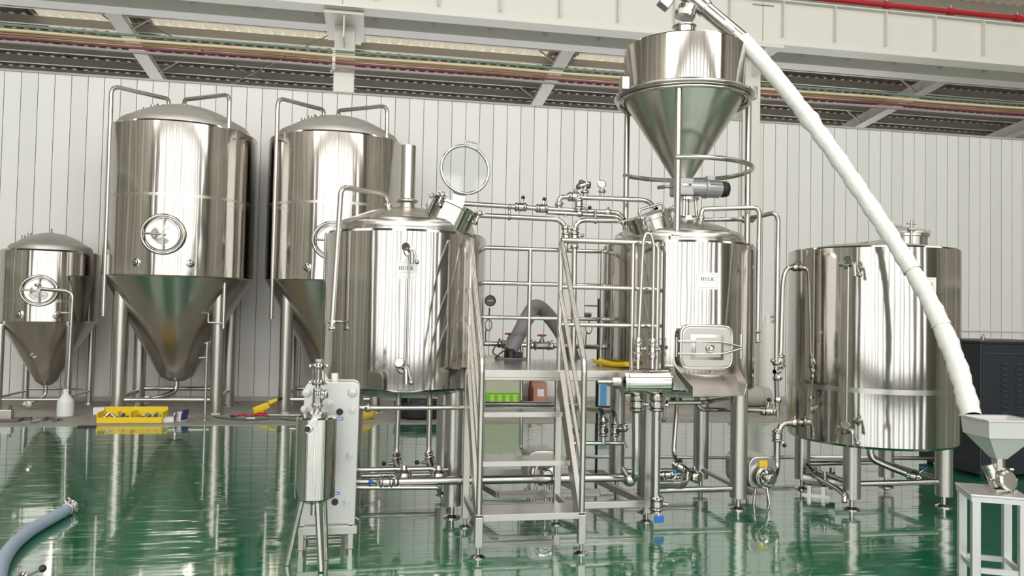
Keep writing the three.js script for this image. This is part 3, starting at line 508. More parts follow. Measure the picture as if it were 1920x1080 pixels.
// ---- fermenters against the wall
function fermenter(name, label, pos, P) {
  const t = thing(name, label, 'tank', pos), { R, y0, y1, rd, yd, tip, leg, dx, dz } = P;
  part(t, 'shell', lathe([[R - 0.02, y0], [R, y0 + 0.02], [R, y1 - 0.03], [R - 0.02, y1 - 0.005], [rd, y1]], 120), M.shell);
  const d = [], k = (yd - y1) * 0.33; for (let i = 0; i <= 10; i++) { const a = (i / 10) * Math.PI / 2; d.push([rd - 0.1 * R + 0.1 * R * Math.cos(a), y1 + k * Math.sin(a)]); }
  for (let i = 1; i <= 14; i++) { const u = 1 - i / 14, r = (rd - 0.1 * R) * u; d.push([r, y1 + k + (yd - y1 - k) * (1 - u * u)]); }
  part(t, 'dome', lathe(d, 96, true), M.satin);
  part(t, 'cone', lathe([[R * 0.1, tip], [R * 0.22, tip + 0.06], [R - 0.02, y0]], 120), M.cone);
  part(t, 'weld_band', lathe([[R + 0.0008, P.weld], [R + 0.0008, P.weld + 0.04]], 120), M.weld);
  { const yA = tip + (y0 - tip) * 0.46, ya = tip + 0.06, rr = (y) => R * 0.22 + (R - 0.02 - R * 0.22) * (y - ya) / (y0 - ya) + 0.0012; part(t, 'cone_seam', lathe([[rr(yA), yA], [rr(yA + 0.03), yA + 0.03]], 120), M.weld); }
  for (const sx of [-1, 1]) for (const sz of [-1, 1]) {
    const x = sx * dx, z = sz * dz, top = y0 - 0.05, l = part(t, 'leg', [cylY(leg, 0.03, top, 28, x, z, leg * 1.06), new THREE.SphereGeometry(leg * 1.06, 24, 10, 0, 6.3, 0, Math.PI / 2).translate(x, top, z)], M.leg);
    part(l, 'foot', [lathe([[0, 0.03], [leg * 1.1, 0.03], [leg * 1.3, 0.008], [leg * 1.3, 0], [0, 0]], 28).translate(x, 0, z)], M.leg);
  }
  parts(t, 'crossbar', [rod([-dx, P.bar, dz], [dx, P.bar, dz], leg * 0.36), rod([-dx, P.bar + 0.06, -dz], [dx, P.bar + 0.06, -dz], leg * 0.36), rod([-dx, P.bar + 0.03, dz], [-dx, P.bar + 0.03, -dz], leg * 0.36), rod([dx, P.bar + 0.03, dz], [dx, P.bar + 0.03, -dz], leg * 0.36)], M.tube);
  // oval manway: dished collar, door, straps
  const [mx, my, mw, mh] = P.man, mz = Math.sqrt(R * R - mx * mx) + 0.0, ang = Math.atan2(mx, mz);
  const oval = (g, s) => g.scale(mw * s, mh * s, 1).rotateY(ang).translate(mx, my, mz);
  const rimProfile = [[1, -0.06], [1.0, 0.012], [0.93, 0.03], [0.86, 0.018], [0.84, -0.05]], rim = lathe(rimProfile, 72, true).rotateX(Math.PI / 2);
  const m = part(t, 'manway_collar', oval(rim, 1), M.tube);
  const dr = part(t, 'manway_door', oval(lathe([[0.84, 0.0], [0.8, 0.022], [0.72, 0.03], [0.70, 0.012], [0.4, 0.03], [0, 0.038]], 72, true).rotateX(Math.PI / 2), 0.98), M.polish);
  const F = (x, y, z) => new THREE.Vector3(x * mw, y * mh, z).applyAxisAngle(new THREE.Vector3(0, 1, 0), ang).add(new THREE.Vector3(mx, my, mz)).toArray();
  part(dr, 'door_strap', [bar(F(0.05, -0.78, 0.045), F(0.05, 0.78, 0.045), 0.02, 0.02), rod(F(-0.8, 0.03, 0.06), F(0.15, -0.03, 0.06), 0.012, 10), rod(F(-0.8, -0.22, 0.05), F(-0.8, 0.24, 0.05), 0.01, 8), place(cylY(0.022, 0, 0.05, 12), F(0.05, 0, 0.03), [Math.sin(ang), 0, Math.cos(ang)])], M.cast);
  for (const [x, y] of P.ports) { const z = Math.sqrt(R * R - x * x), n = [x, 0, z]; const p = part(t, 'port', [place(lathe([[0.055, -0.03], [0.055, 0.014], [0.04, 0.02], [0.036, 0.008]], 28), [x, y, z], n), place(lathe([[0.034, 0.0], [0.034, 0.03], [0.02, 0.034], [0, 0.034]], 20), [x, y, z], n)], M.polish); part(p, 'port_plug', place(cylY(0.014, 0.03, 0.045, 10), [x, y, z], n), M.darkSteel); }
  { const [x, y] = P.conePort, r = (R - 0.02) * (y - tip) / (y0 - tip) + 0.01, z = Math.sqrt(r * r - x * x); part(t, 'cone_port', [place(lathe([[0.05, -0.05], [0.05, 0.03], [0.03, 0.034]], 24), [x, y, z], [0, 0.1, 1]), place(cylY(0.022, 0, 0.06, 12), [x, y, z], [0, 0.1, 1])], M.polish); }
  for (const [pts, brackets] of P.pipes) {
    const c = part(t, 'spray_pipe', pipe(pts, P.pr, P.pr * 4), M.tube);
    part(c, 'ferrule', ferrule(P.pr * 1.7, [pts[0][0], pts[0][1] + 0.05, pts[0][2]], [0, 1, 0], 0.018), M.polish);
    parts(c, 'stand_off', brackets.map(([a, b]) => rod(a, b, 0.012, 8)), M.tube);
  }
  parts(t, 'dome_fitting', P.fittings.map(([x, z, r, h]) => { const rr = Math.hypot(x, z), y = y1 + k + (yd - y1 - k) * (1 - (rr / (rd - 0.1 * R)) ** 2); return cylY(r, y - 0.02, y + h, 14, x, z); }), M.cast);
  const dr2 = part(t, 'drain_pipe', pipe([[0, tip + 0.02, 0], [0, tip - 0.14, 0], [-0.12, tip - 0.2, 0.14], [-0.3, tip - 0.24, 0.3]].map((a) => a.map((v, i) => (i === 1 ? Math.max(0.08, v) : v * (R > 0.8 ? 1 : 0.5)))), R > 0.8 ? 0.035 : 0.022, 0.08), M.tube);
  part(dr2, 'drain_clamp', ferrule(R > 0.8 ? 0.06 : 0.05, R > 0.8 ? [-0.31, Math.max(0.08, tip - 0.24), 0.31] : [-0.155, 0.08, 0.155], [-1, -0.2, 1], 0.025), M.white);
  return t;
}
const big = {
  R: 1.0, y0: 1.87, y1: 3.95, rd: 0.9, yd: 4.36, tip: 0.42, leg: 0.085, dx: 0.63, dz: 0.47, bar: 0.2, weld: 2.93, pr: 0.03,
  man: [0.0, 2.42, 0.285, 0.27], ports: [[-0.33, 2.045], [0.335, 2.05]], conePort: [-0.01, 1.08],
  pipes: [
    [[[-0.23, 4.3, 0.0], [-0.23, 4.42, 0.02], [-0.25, 4.45, 0.04], [-0.83, 4.45, 0.55], [-0.83, 1.33, 0.55]], [[[-0.83, 3.55, 0.55], [-0.7, 3.55, 0.62]], [[-0.83, 2.2, 0.55], [-0.72, 2.2, 0.62]]]],
    [[[-0.02, 4.33, 0.0], [-0.02, 4.42, 0.02], [0.0, 4.45, 0.05], [0.695, 4.44, 0.55], [0.72, 1.19, 0.6]], [[[0.71, 3.5, 0.55], [0.58, 3.5, 0.7]], [[0.715, 2.05, 0.58], [0.62, 2.05, 0.7]], [[0.72, 1.26, 0.6], [0.52, 1.27, 0.62]], [[0.52, 1.27, 0.62], [0.5, 1.4, 0.5]]]],
  ],
  fittings: [[-0.42, 0.1, 0.03, 0.05], [-0.52, 0.1, 0.03, 0.05], [-0.3, 0.15, 0.06, 0.02]],
};
const ferm = fermenter('fermenter', 'big conical steel fermenter nearest the left, its oval manway facing out in full view', [-2.7, 0, -11.75], big);
copy(ferm, 'fermenter', 'big conical steel fermenter partly hidden behind the brew kettle', [-0.535, 0, -11.8]);
fermenter('fermenter', 'small squat conical fermenter at far left, about half the height of the others', [-4.5, 0, -12.0], {
  R: 0.627, y0: 1.22, y1: 2.225, rd: 0.528, yd: 2.49, tip: 0.33, leg: 0.045, dx: 0.43, dz: 0.42, bar: 0.17, weld: 1.5, pr: 0.026,
  man: [0.1, 1.655, 0.235, 0.215], ports: [[-0.13, 1.33], [0.3, 1.33]], conePort: [-0.05, 0.78],
  pipes: [[[[0.1, 1.68, 0.66], [0.55, 1.65, 0.7], [0.52, 0.12, 0.68]], [[[0.54, 1.36, 0.7], [0.45, 1.36, 0.45]]]]],
  fittings: [[-0.25, 0.1, 0.025, 0.04], [-0.32, 0.12, 0.025, 0.04], [0.02, 0.1, 0.02, 0.06]],
});

// ---------------------------------------------------------------- work platform with its stairs and rails
{
  const t = thing('work_platform', 'steel work platform with four stair treads and pipe handrails between kettle and mash tun', 'platform');
  const xl = 0.68, xm = 1.33, xr = 2.0, zf = -5.38, zs = -4.72, D = 1.09;
  // deck: a plate that fits between the two round shells, turned down at its front edge
  const s = new THREE.Shape(), C = (cx, a) => [cx + 0.635 * Math.cos(a), 6.0 - 0.635 * Math.sin(a)];
  s.moveTo(xl - 0.02, 5.36); s.lineTo(xr + 0.04, 5.36); s.lineTo(xr + 0.04, 5.53);
  for (let i = 0; i <= 10; i++) s.lineTo(...C(2.47, Math.PI * (0.74 + 0.52 * (i / 10) * 0.9)));
  s.lineTo(1.93, 6.62); s.lineTo(0.8, 6.62);
  for (let i = 0; i <= 10; i++) s.lineTo(...C(0.255, -Math.PI * 0.2 + Math.PI * (i / 10) * 0.46));
  s.closePath();
  const deck = part(t, 'deck', extrude(s, 0.012).rotateX(Math.PI / 2).translate(0, D, 0), M.deck = std(STEEL, 0.22, 1, { bumpMap: grained, bumpScale: 0.0003 }));
  deck.geometry.scale(1, 1, -1); { const ix = deck.geometry; ix.attributes.normal.needsUpdate = true; const p = ix.attributes.position, n = ix.attributes.normal, uv = ix.attributes.uv; for (let i = 0; i < p.count; i += 3) { for (const at of [p, n, uv]) { const k = at.itemSize; for (let c = 0; c < k; c++) { const a = at.array[(i + 1) * k + c]; at.array[(i + 1) * k + c] = at.array[(i + 2) * k + c]; at.array[(i + 2) * k + c] = a; } } } }
  part(t, 'deck_edge', box(xr - xl + 0.06, 0.05, 0.014, (xl + xr) / 2 + 0.01, D - 0.026, zf + 0.026, 0.003), M.plate);
  part(t, 'deck_beam', [bar([xl + 0.02, D - 0.05, zf], [xr, D - 0.05, zf], 0.04, 0.05)], M.plate);
  part(t, 'deck_beam', [bar([0.95, D - 0.05, -6.55], [1.8, D - 0.05, -6.55], 0.04, 0.05)], M.plate);
  for (const [x, z] of [[xl, zf], [xm, zf], [xr, zf], [0.95, -6.55], [1.8, -6.55]]) {
    const l = part(t, 'leg', bar([x, 0.06, z], [x, D - 0.02, z], 0.05), M.plate);
    part(l, 'foot', [cylY(0.012, 0.02, 0.07, 12, x, z), lathe([[0, 0.022], [0.02, 0.02], [0.045, 0.006], [0.045, 0], [0, 0]], 24).translate(x, 0, z)], M.polish);
  }
  const base = [[[xm, 0.13, zf], [xr, 0.13, zf]], [[xl, 0.13, zf], [xm, 0.13, zf]], [[xr, 0.13, zf], [1.8, 0.13, -6.55]], [[0.95, 0.13, -6.55], [1.8, 0.13, -6.55]], [[xl, 0.13, zf], [0.95, 0.13, -6.55]], [[0.95, 0.16, -5.62], [1.72, 0.16, -5.62]], [[xm + 0.3, 0.16, -5.62], [1.5, 0.16, -6.1]], [[0.95, 0.16, -5.62], [0.84, 0.16, -6.1]]];
  for (const [a, b] of base) part(t, 'base_rail', bar(a, b, 0.04, 0.05), M.plate);
  // lowest tread stands on its own two front legs
  for (const x of [xl, xm]) { const l = part(t, 'leg', bar([x, 0.06, zs], [x, 0.245, zs], 0.05), M.plate); part(l, 'foot', [cylY(0.012, 0.02, 0.07, 12, x, zs), lathe([[0, 0.022], [0.02, 0.02], [0.048, 0.006], [0.048, 0], [0, 0]], 24).translate(x, 0, zs)], M.polish); }
  part(t, 'tread', [box(xm - xl + 0.05, 0.006, 0.24, (xl + xm) / 2, 0.256, zs - 0.1), box(xm - xl - 0.05, 0.035, 0.012, (xl + xm) / 2, 0.238, zs + 0.02)], M.deck);
  for (const [y, z] of [[0.535, -4.93], [0.82, -5.15]]) part(t, 'tread', [box(xm - xl - 0.05, 0.006, 0.19, (xl + xm) / 2, y, z - 0.09), box(xm - xl - 0.05, 0.034, 0.008, (xl + xm) / 2, y - 0.015, z, 0.002)], M.deck);
  for (const x of [xl, xm]) {
    const side = x === xl ? 1 : -1;
    part(t, 'stringer', bar([x, 0.22, -4.77], [x, D - 0.04, zf + 0.04], 0.035, 0.12), M.plate);
    part(t, 'base_rail', bar([x, 0.2, zs], [x, 0.2, zf], 0.03, 0.05), M.plate);
    part(t, 'handrail', pipe([[x, 0.25, zs + 0.0], [x, 1.19, zs + 0.0], [x, 2.03, zf], [x, D, zf]], 0.019, 0.07), M.tube);
    part(t, 'mid_rail', rod([x, 1.66, zf], [x, 0.8, zs], 0.015), M.tube);
    part(t, 'mid_rail', rod([x, 1.40, zf], [x, 0.52, zs], 0.015), M.tube);
  }
  // front guard rail to the right of the stairs
  part(t, 'guard_rail', pipe([[xm, 2.02, zf], [2.06, 2.02, zf], [2.06, D, zf]], 0.019, 0.06), M.tube);
  for (const y of [1.685, 1.415]) part(t, 'guard_rail', rod([xm, y, zf], [2.06, y, zf], 0.016), M.tube);
  part(t, 'post', rod([1.87, D, zf], [1.87, 2.02, zf], 0.019), M.tube);
  // rear guard rail
  const zr = -6.32;
  for (const y of [2.025, 1.735]) part(t, 'guard_rail', rod([0.84, y, zr], [1.935, y, zr], 0.018), M.tube);
  part(t, 'guard_rail', rod([0.84, 1.45, zr], [1.935, 1.45, zr], 0.017), M.tube);
  for (const x of [0.85, 1.298, 1.925]) part(t, 'post', rod([x, D, zr], [x, 2.025, zr], 0.019), M.tube);
}

// ---------------------------------------------------------------- process pipework
const run = (label, pts, r, elbow = 0.08, name = 'process_pipe') => { const t = thing(name, label, 'pipe'); part(t, 'tube', pipe(pts, r, elbow), M.tube); return t; };
{ // highest line over the platform with two butterfly valves
  const t = run('steel pipe carrying two black-knobbed valves between the kettle lid and the tun', [[0.672, 2.373, -6.25], [1.302, 2.361, -6.25], [2.039, 2.353, -6.25], [2.07, 2.29, -6.2]], 0.02);
  valve(t, [1.194, 2.365, -6.25], [1, 0.02, 0], [0.25, 1, 0], 0.036, 0.045); valve(t, [1.374, 2.36, -6.25], [1, 0.02, 0], [0.25, 1, 0], 0.036, 0.045);
  clamp(t, 0.03, [1.945, 2.353, -6.25], [1, 0, 0]);
}
{
  const t = run('short steel pipe just below the two-valve line, ending at the tun manhole', [[1.413, 2.327, -6.22], [2.03, 2.317, -6.22], [2.064, 2.248, -6.15]], 0.018);
  clamp(t, 0.028, [1.691, 2.325, -6.22], [1, 0, 0]); part(t, 'drop_stub', rod([1.568, 2.325, -6.22], [1.568, 2.294, -6.22], 0.012), M.tube);
}
{ // line from the kettle that turns down by the stair post
  const t = run('steel pipe from the kettle shoulder that turns down behind the stair handrail', [[0.781, 2.276, -6.2], [1.559, 2.269, -6.2], [1.569, 2.012, -6.2]], 0.021, 0.1);
  clamp(t, 0.034, [1.565, 2.203, -6.2], [0, 1, 0]); valve(t, [1.571, 2.119, -6.2], [0, 1, 0], [0.8, 0.2, 0.6], 0.036, 0.03, M.cast);
  part(t, 'hanger', [rod([1.095, 2.357, -6.22], [1.096, 2.27, -6.22], 0.012), ferrule(0.028, [1.095, 2.357, -6.22], [1, 0, 0], 0.012), ferrule(0.028, [1.093, 2.271, -6.2], [1, 0, 0], 0.012)], M.tube);
}
{ // long upright pipe with an elbow into the tun
  const t = run('tall upright steel pipe behind the stairs with an elbow toward the tun', [[1.998, 2.272, -6.15], [1.632, 2.266, -6.15], [1.64, 1.097, -6.15]], 0.021, 0.1);
  for (const p of [[1.629, 2.187, -6.15], [1.63, 2.156, -6.15], [1.632, 2.046, -6.15]]) clamp(t, 0.034, p, [0, 1, 0]);
  valve(t, [1.631, 2.116, -6.15], [0, 1, 0], [1, 0.35, 0.2], 0.036, 0.03, M.cast);
  part(t, 'hanger', [rod([1.823, 2.36, -6.2], [1.81, 2.247, -6.15], 0.011), ferrule(0.027, [1.81, 2.264, -6.15], [1, 0, 0], 0.012)], M.tube);
}
{ // steam line with relief valve and gauge on top
  const t = run('upper steel branch pipe carrying a relief valve and a small white gauge', [[1.52, 2.371, -6.25], [1.518, 2.465, -6.25], [1.897, 2.469, -6.25], [2.275, 2.465, -6.2], [2.314, 2.377, -6.1]], 0.02, 0.07);
  clamp(t, 0.034, [1.519, 2.402, -6.25], [0, 1, 0]);
  valve(t, [1.646, 2.47, -6.25], [1, 0, 0], [0.2, 0.9, 0.3], 0.04, 0.01, M.cast);
  const rv = part(t, 'relief_valve', [rod([1.743, 2.47, -6.25], [1.742, 2.56, -6.25], 0.016), ferrule(0.036, [1.742, 2.515, -6.25], [0, 1, 0], 0.016), rod([1.691, 2.562, -6.25], [1.76, 2.588, -6.25], 0.026), ferrule(0.034, [1.76, 2.584, -6.25], [0.3, 1, 0], 0.02)], M.polish);
  parts(rv, 'knob', [[1.709, 2.595, -6.25], [1.686, 2.558, -6.25], [1.769, 2.566, -6.25]].map((p) => new THREE.SphereGeometry(0.024, 12, 8).translate(...p)), M.darkSteel);
  valve(t, [1.681, 2.405, -6.22], [0, 1, 0], [0.9, -0.3, 0.3], 0.036, 0.06);
  part(t, 'branch', rod([1.688, 2.459, -6.25], [1.694, 2.331, -6.23], 0.015), M.tube);
  const gs = part(t, 'gauge', [rod([1.892, 2.468, -6.25], [1.89, 2.559, -6.25], 0.013), ferrule(0.032, [1.891, 2.527, -6.25], [0, 1, 0], 0.014), place(lathe([[0, -0.02], [0.034, -0.02], [0.036, 0.012], [0.03, 0.014], [0.03, 0.008]], 28), [1.885, 2.59, -6.25], Z3)], M.polish);
  const gp = [1.885, 2.59, -6.25]; part(gs, 'dial', place(cylY(0.03, 0.004, 0.009, 24), gp, Z3), M.white);
}
{ // steam header behind the rear rail with red hand wheels and siphon gauges
  const t = run('steam header pipe behind the rear guard rail with two red hand wheels', [[0.989, 1.215, -6.75], [2.097, 1.195, -6.75], [2.111, 0.959, -6.75]], 0.022, 0.05);
  for (const [a, b, c] of [[[1.213, 1.213, -6.75], [1.212, 1.274, -6.75], [1.211, 1.303, -6.75]], [[1.508, 1.203, -6.75], [1.507, 1.26, -6.75], [1.506, 1.293, -6.75]]]) {
    const v = part(t, 'gate_valve', [rod([a[0] - 0.06, a[1], a[2]], [a[0] + 0.06, a[1], a[2]], 0.034), ferrule(0.044, [a[0] - 0.06, a[1], a[2]], [1, 0, 0], 0.01), ferrule(0.044, [a[0] + 0.06, a[1], a[2]], [1, 0, 0], 0.01), rod(a, b, 0.022), rod(b, c, 0.01)], M.cast);
    part(v, 'hand_wheel', [torus(0.034, 0.008, 28).rotateX(Math.PI / 2).translate(...c), bar([c[0] - 0.032, c[1], c[2]], [c[0] + 0.032, c[1], c[2]], 0.01, 0.008), bar([c[0], c[1], c[2] - 0.032], [c[0], c[1], c[2] + 0.032], 0.01, 0.008)], M.redWheel);
  }
  for (const p of [[1.122, 1.212, -6.75], [1.415, 1.206, -6.75], [1.596, 1.199, -6.75]]) clamp(t, 0.034, p, [1, 0, 0]);
  part(t, 'drain_leg', pipe([[1.323, 1.21, -6.75], [1.337, 0.273, -6.75], [1.37, 0.24, -6.6]], 0.017, 0.06), M.tube);
  const sg = (top, ring, bottom) => part(t, 'siphon', [torus(0.048, 0.006, 36).scale(0.62, 1, 1).translate(ring[0], ring[1] + 0.012, ring[2]), pipe([top, [ring[0] + 0.004, ring[1] + 0.06, ring[2]]], 0.007, 0.01, 8), pipe([[ring[0] - 0.02, ring[1] - 0.02, ring[2]], [ring[0] - 0.026, ring[1] - 0.08, ring[2]], bottom], 0.006, 0.02, 8)], M.darkSteel);
  const s1 = sg([1.029, 1.526, -6.75], [1.023, 1.366, -6.75], [1.003, 1.22, -6.75]); sg([1.927, 1.477, -6.75], [1.939, 1.352, -6.75], [1.912, 1.198, -6.75]);
  const gc = [1.031, 1.592, -6.74];
  const g = part(t, 'pressure_gauge', [place(lathe([[0, -0.03], [0.046, -0.03], [0.05, 0.012], [0.043, 0.016], [0.042, 0.008]], 32), gc, Z3)], M.black);
  part(g, 'dial', place(cylY(0.042, 0.002, 0.008, 28), gc, Z3), std(lin(0.09, 0.09, 0.09), 0.4)); part(g, 'pointer', box(0.05, 0.006, 0.003, gc[0], gc[1], gc[2] + 0.011).rotateZ(0), M.white);
  const g2 = [1.926, 1.486, -6.75]; part(t, 'pressure_gauge', [place(cylY(0.02, -0.03, 0.03, 16), g2, [1, 0, 0])], M.cast);
}
{ // two horizontal pipes below the deck, passing behind the stairs
  const t = run('long steel pipe at knee height under the kettle and deck, behind the stair treads', [[-0.067, 0.819, -5.42], [0.667, 0.821, -5.42]], 0.017);
  clamp(t, 0.03, [-0.003, 0.819, -5.42], [1, 0, 0]);
}
{
  const t = run('thick steel pipe under the deck that bends forward to the twin drop valves', [[0.861, 0.693, -6.7], [1.647, 0.692, -6.7], [1.727, 0.772, -5.6], [1.718, 0.637, -5.55], [1.719, 0.534, -5.55]], 0.022, 0.07);
  valve(t, [1.718, 0.637, -5.55], [0, 1, 0], [0.1, 0, 1], 0.036, 0.02); clamp(t, 0.033, [1.717, 0.708, -5.55], [0, 1, 0]);
}
{
  const t = run('second steel pipe under the deck running beside the thick one to the twin valves', [[0.862, 0.656, -6.7], [1.721, 0.659, -6.7], [1.829, 0.761, -5.62], [1.815, 0.633, -5.57], [1.817, 0.53, -5.57]], 0.019, 0.07);
  valve(t, [1.815, 0.633, -5.57], [0, 1, 0], [0.1, 0, 1], 0.036, 0.02); valve(t, [1.856, 0.645, -5.57], [1, 0, 0], [0.6, 0.4, 0.2], 0.03, 0.0, M.cast);
}
run('horizontal steel pipe joining the feet of the twin drop valves', [[1.495, 0.541, -5.55], [1.885, 0.537, -5.55], [1.889, 0.501, -5.55]], 0.016, 0.02);
{
  const t = run('thin steel pipe rising behind the right handrail to a small valve', [[1.515, 0.544, -5.55], [1.518, 0.694, -5.6], [1.61, 0.816, -6.1]], 0.016, 0.05);
  clamp(t, 0.03, [1.512, 0.629, -5.56], [0, 1, 0]);
}
{ // main transfer line low down in front
  const t = run('main transfer pipe low behind the stairs with a blue-handled valve by the heat exchanger', [[-0.069, 0.312, -5.45], [0.173, 0.307, -5.45], [0.807, 0.31, -5.45], [1.916, 0.305, -5.45]], 0.018);
  part(t, 'tube', rod([0.184, 0.308, -5.45], [1.871, 0.305, -5.45], 0.03), M.tube);
  valve(t, [0.133, 0.307, -5.44], [1, 0, 0], [-0.9, 0.1, 0.4], 0.045, 0.07, M.blue); clamp(t, 0.045, [0.199, 0.309, -5.44], [1, 0, 0]); clamp(t, 0.045, [1.859, 0.306, -5.45], [1, 0, 0]);
}
run('steel pipe lying just above the main transfer line by the heat exchanger', [[-0.072, 0.382, -5.5], [0.302, 0.383, -5.5], [0.471, 0.384, -5.5], [0.476, 0.328, -5.5]], 0.016, 0.03);
run('lowest steel pipe beside the kettle leg, under the main transfer line', [[-0.068, 0.279, -5.42], [0.497, 0.267, -5.42], [0.504, 0.219, -5.45]], 0.016, 0.03);
for (const [px, label] of [[0, 'left of two upright pipes dropping from the kettle bottom to a floor valve'], [1, 'right of two upright pipes dropping from the kettle bottom, beside the kettle leg']]) {
  const T = px ? [[0.444, 0.883, -5.75], [0.446, 0.444, -5.75], [0.468, 0.356, -5.6], [0.498, 0.346, -5.5]] : [[0.216, 0.861, -5.8], [0.211, 0.43, -5.8], [0.227, 0.358, -5.65], [0.255, 0.351, -5.5]];
  const t = run(label, T, 0.02, 0.06); const b = T[3], a = T[1];
  clamp(t, 0.034, a, [0, 1, 0]); valve(t, [a[0] + 0.01, a[1] - 0.06, a[2] + 0.05], [0.2, -1, 0.5], [-1, 0.1, 0.3], 0.036, 0.07);
  part(t, 'strainer', [place(lathe([[0, 0.06], [0.02, 0.06], [0.03, 0.03], [0.055, 0.01], [0.06, -0.02], [0.045, -0.045], [0, -0.045]], 28), [b[0], b[1], b[2]], [0, 1, 0]), rod([b[0] - 0.07, b[1] + 0.03, b[2]], [b[0] + 0.07, b[1] + 0.03, b[2]], 0.01, 8)], M.tube);
}
// vertical pipes at the tun: the two hooked sight pipes
{
  const t = run('two hooked sight pipes standing at the left front of the mash tun', [[1.889, 1.229, -5.3], [1.892, 1.305, -5.3], [1.917, 2.027, -5.3], [1.94, 2.089, -5.3], [1.977, 2.075, -5.3], [1.998, 1.991, -5.3]], 0.013, 0.04);
  part(t, 'tube', rod([1.998, 1.991, -5.3], [1.997, 1.23, -5.3], 0.013), M.tube);
  for (const x of [[1.889, 1.248, -5.3], [1.997, 1.245, -5.3]]) { valve(t, x, [0, 1, 0], [1, 0.1, 0.3], 0.028, 0.02, M.cast); clamp(t, 0.026, [x[0], x[1] + 0.06, x[2]], [0, 1, 0]); clamp(t, 0.028, [x[0], x[1] - 0.05, x[2]], [0, 1, 0]); }
  part(t, 'tube', pipe([[1.889, 1.229, -5.3], [1.884, 1.108, -5.28]], 0.014), M.tube); part(t, 'tube', pipe([[1.997, 1.23, -5.3], [1.992, 1.109, -5.28]], 0.014), M.tube);
}
{ // horizontal grist cylinder and its two drops
  const A = [1.724, 1.024, -5.2], B = [2.094, 1.022, -5.2], t = thing('collector_drum', 'short horizontal steel drum at the right end of the platform, above two white-metal drops', 'drum');
  part(t, 'drum', place(lathe([[0, -0.17], [0.075, -0.168], [0.085, -0.15], [0.085, 0.15], [0.075, 0.168], [0, 0.17]], 48), [(A[0] + B[0]) / 2 + 0.015, (A[1] + B[1]) / 2, A[2]], [1, 0.0, 0]), M.shell);
  part(t, 'end_flange', [place(cylY(0.088, -0.012, 0.012, 40), [A[0] + 0.03, A[1], A[2]], [1, 0, 0]), place(cylY(0.04, -0.06, 0.0, 28), [A[0], A[1], A[2]], [1, 0, 0])], M.polish);
  part(t, 'shaft', rod([A[0] - 0.16, A[1], A[2]], A, 0.014), M.tube);
}
{
  const t = run('left thick drop pipe below the horizontal drum, curving into the transfer line', [[1.853, 0.94, -5.22], [1.86, 0.522, -5.22], [1.869, 0.34, -5.25], [1.859, 0.313, -5.38]], 0.031, 0.06);
  valve(t, [1.858, 0.866, -5.22], [0, 1, 0], [1, 0, 0.2], 0.05, 0.0, M.cast); clamp(t, 0.05, [1.858, 0.914, -5.22], [0, 1, 0]); clamp(t, 0.046, [1.859, 0.828, -5.22], [0, 1, 0]);
  part(t, 'check_body', [new THREE.SphereGeometry(0.05, 20, 14).translate(...[1.84, 0.323, -5.3]), place(cylY(0.02, 0, 0.1, 12), [1.84, 0.323, -5.3], [-0.5, 0.8, 0])], M.tube);
}
{
  const t = run('right thick drop pipe below the horizontal drum, reaching down to a blue-handled drain valve', [[1.996, 0.943, -5.2], [2, 0.17, -5.2]], 0.03);
  valve(t, [1.997, 0.868, -5.2], [0, 1, 0], [1, -0.1, 0.2], 0.05, 0.0, M.cast); clamp(t, 0.05, [1.996, 0.916, -5.2], [0, 1, 0]);
  { const v = valve(t, [2.007, 0.174, -5.2], [0, 1, 0], [1, 0, 0.4], 0.05, 0.0, M.cast), p = [2.013, 0.087, -5.16]; part(v, 'drain_stem', rod([2.008, 0.159, -5.2], p, 0.007, 8), M.tube); part(v, 'blue_handle', box(0.07, 0.05, 0.014, p[0], p[1] - 0.012, p[2], 0.005), M.blue); }
  part(t, 'side_branch', [pipe([[1.997, 0.872, -5.2], [2.052, 0.874, -5.18], [2.034, 0.774, -5.15]], 0.008, 0.02), new THREE.SphereGeometry(0.017, 12, 8).translate(...[2.034, 0.766, -5.15])], M.darkSteel);
  part(t, 'elbow', pipe([[1.998, 0.308, -5.2], [2.161, 0.293, -5.25], [2.28, 0.277, -5.35], [2.305, 0.32, -5.4]], 0.026, 0.06), M.tube);
}
{
  const t = run('steel pipe from the tun bottom curving to a round strainer on the floor', [[2.441, 0.851, -5.9], [2.371, 0.368, -5.8], [2.411, 0.316, -5.6], [2.441, 0.282, -5.55]], 0.019, 0.09);
  valve(t, [2.367, 0.329, -5.66], [0.8, -0.5, 0.3], [0, 0.9, 0.3], 0.036, 0.02); valve(t, [2.419, 0.293, -5.5], [0.3, 0, 1], [0, 1, 0], 0.045, 0.0, M.blue);
}
{
  const t = run('low horizontal steel pipe with several clamps between the tun legs', [[2.13, 0.293, -5.45], [2.347, 0.293, -5.45]], 0.026);
  for (const p of [[2.147, 0.292, -5.45], [2.23, 0.295, -5.45], [2.322, 0.293, -5.45]]) clamp(t, 0.04, p, [1, 0, 0]);
  valve(t, [2.168, 0.326, -5.42], [1, 0, 0], [0.8, 0.4, 0.3], 0.03, 0.03, M.blue);
}
run('thin steel pipe across the tun legs, just above knee height', [[2.212, 0.837, -5.55], [2.503, 0.837, -5.55], [2.901, 0.834, -5.9]], 0.017, 0.05);
{
  const t = run('steel pipe that runs right from below the tun to the tall riser pipe', [[2.526, 0.806, -5.7], [2.562, 0.765, -5.7], [2.967, 0.747, -5.8], [3.307, 0.724, -5.9]], 0.018, 0.05);
  valve(t, [3.2, 0.728, -5.87], [1, 0, 0], [0.25, 1, 0], 0.036, 0.06); clamp(t, 0.034, [3.268, 0.725, -5.89], [1, 0, 0]);
}
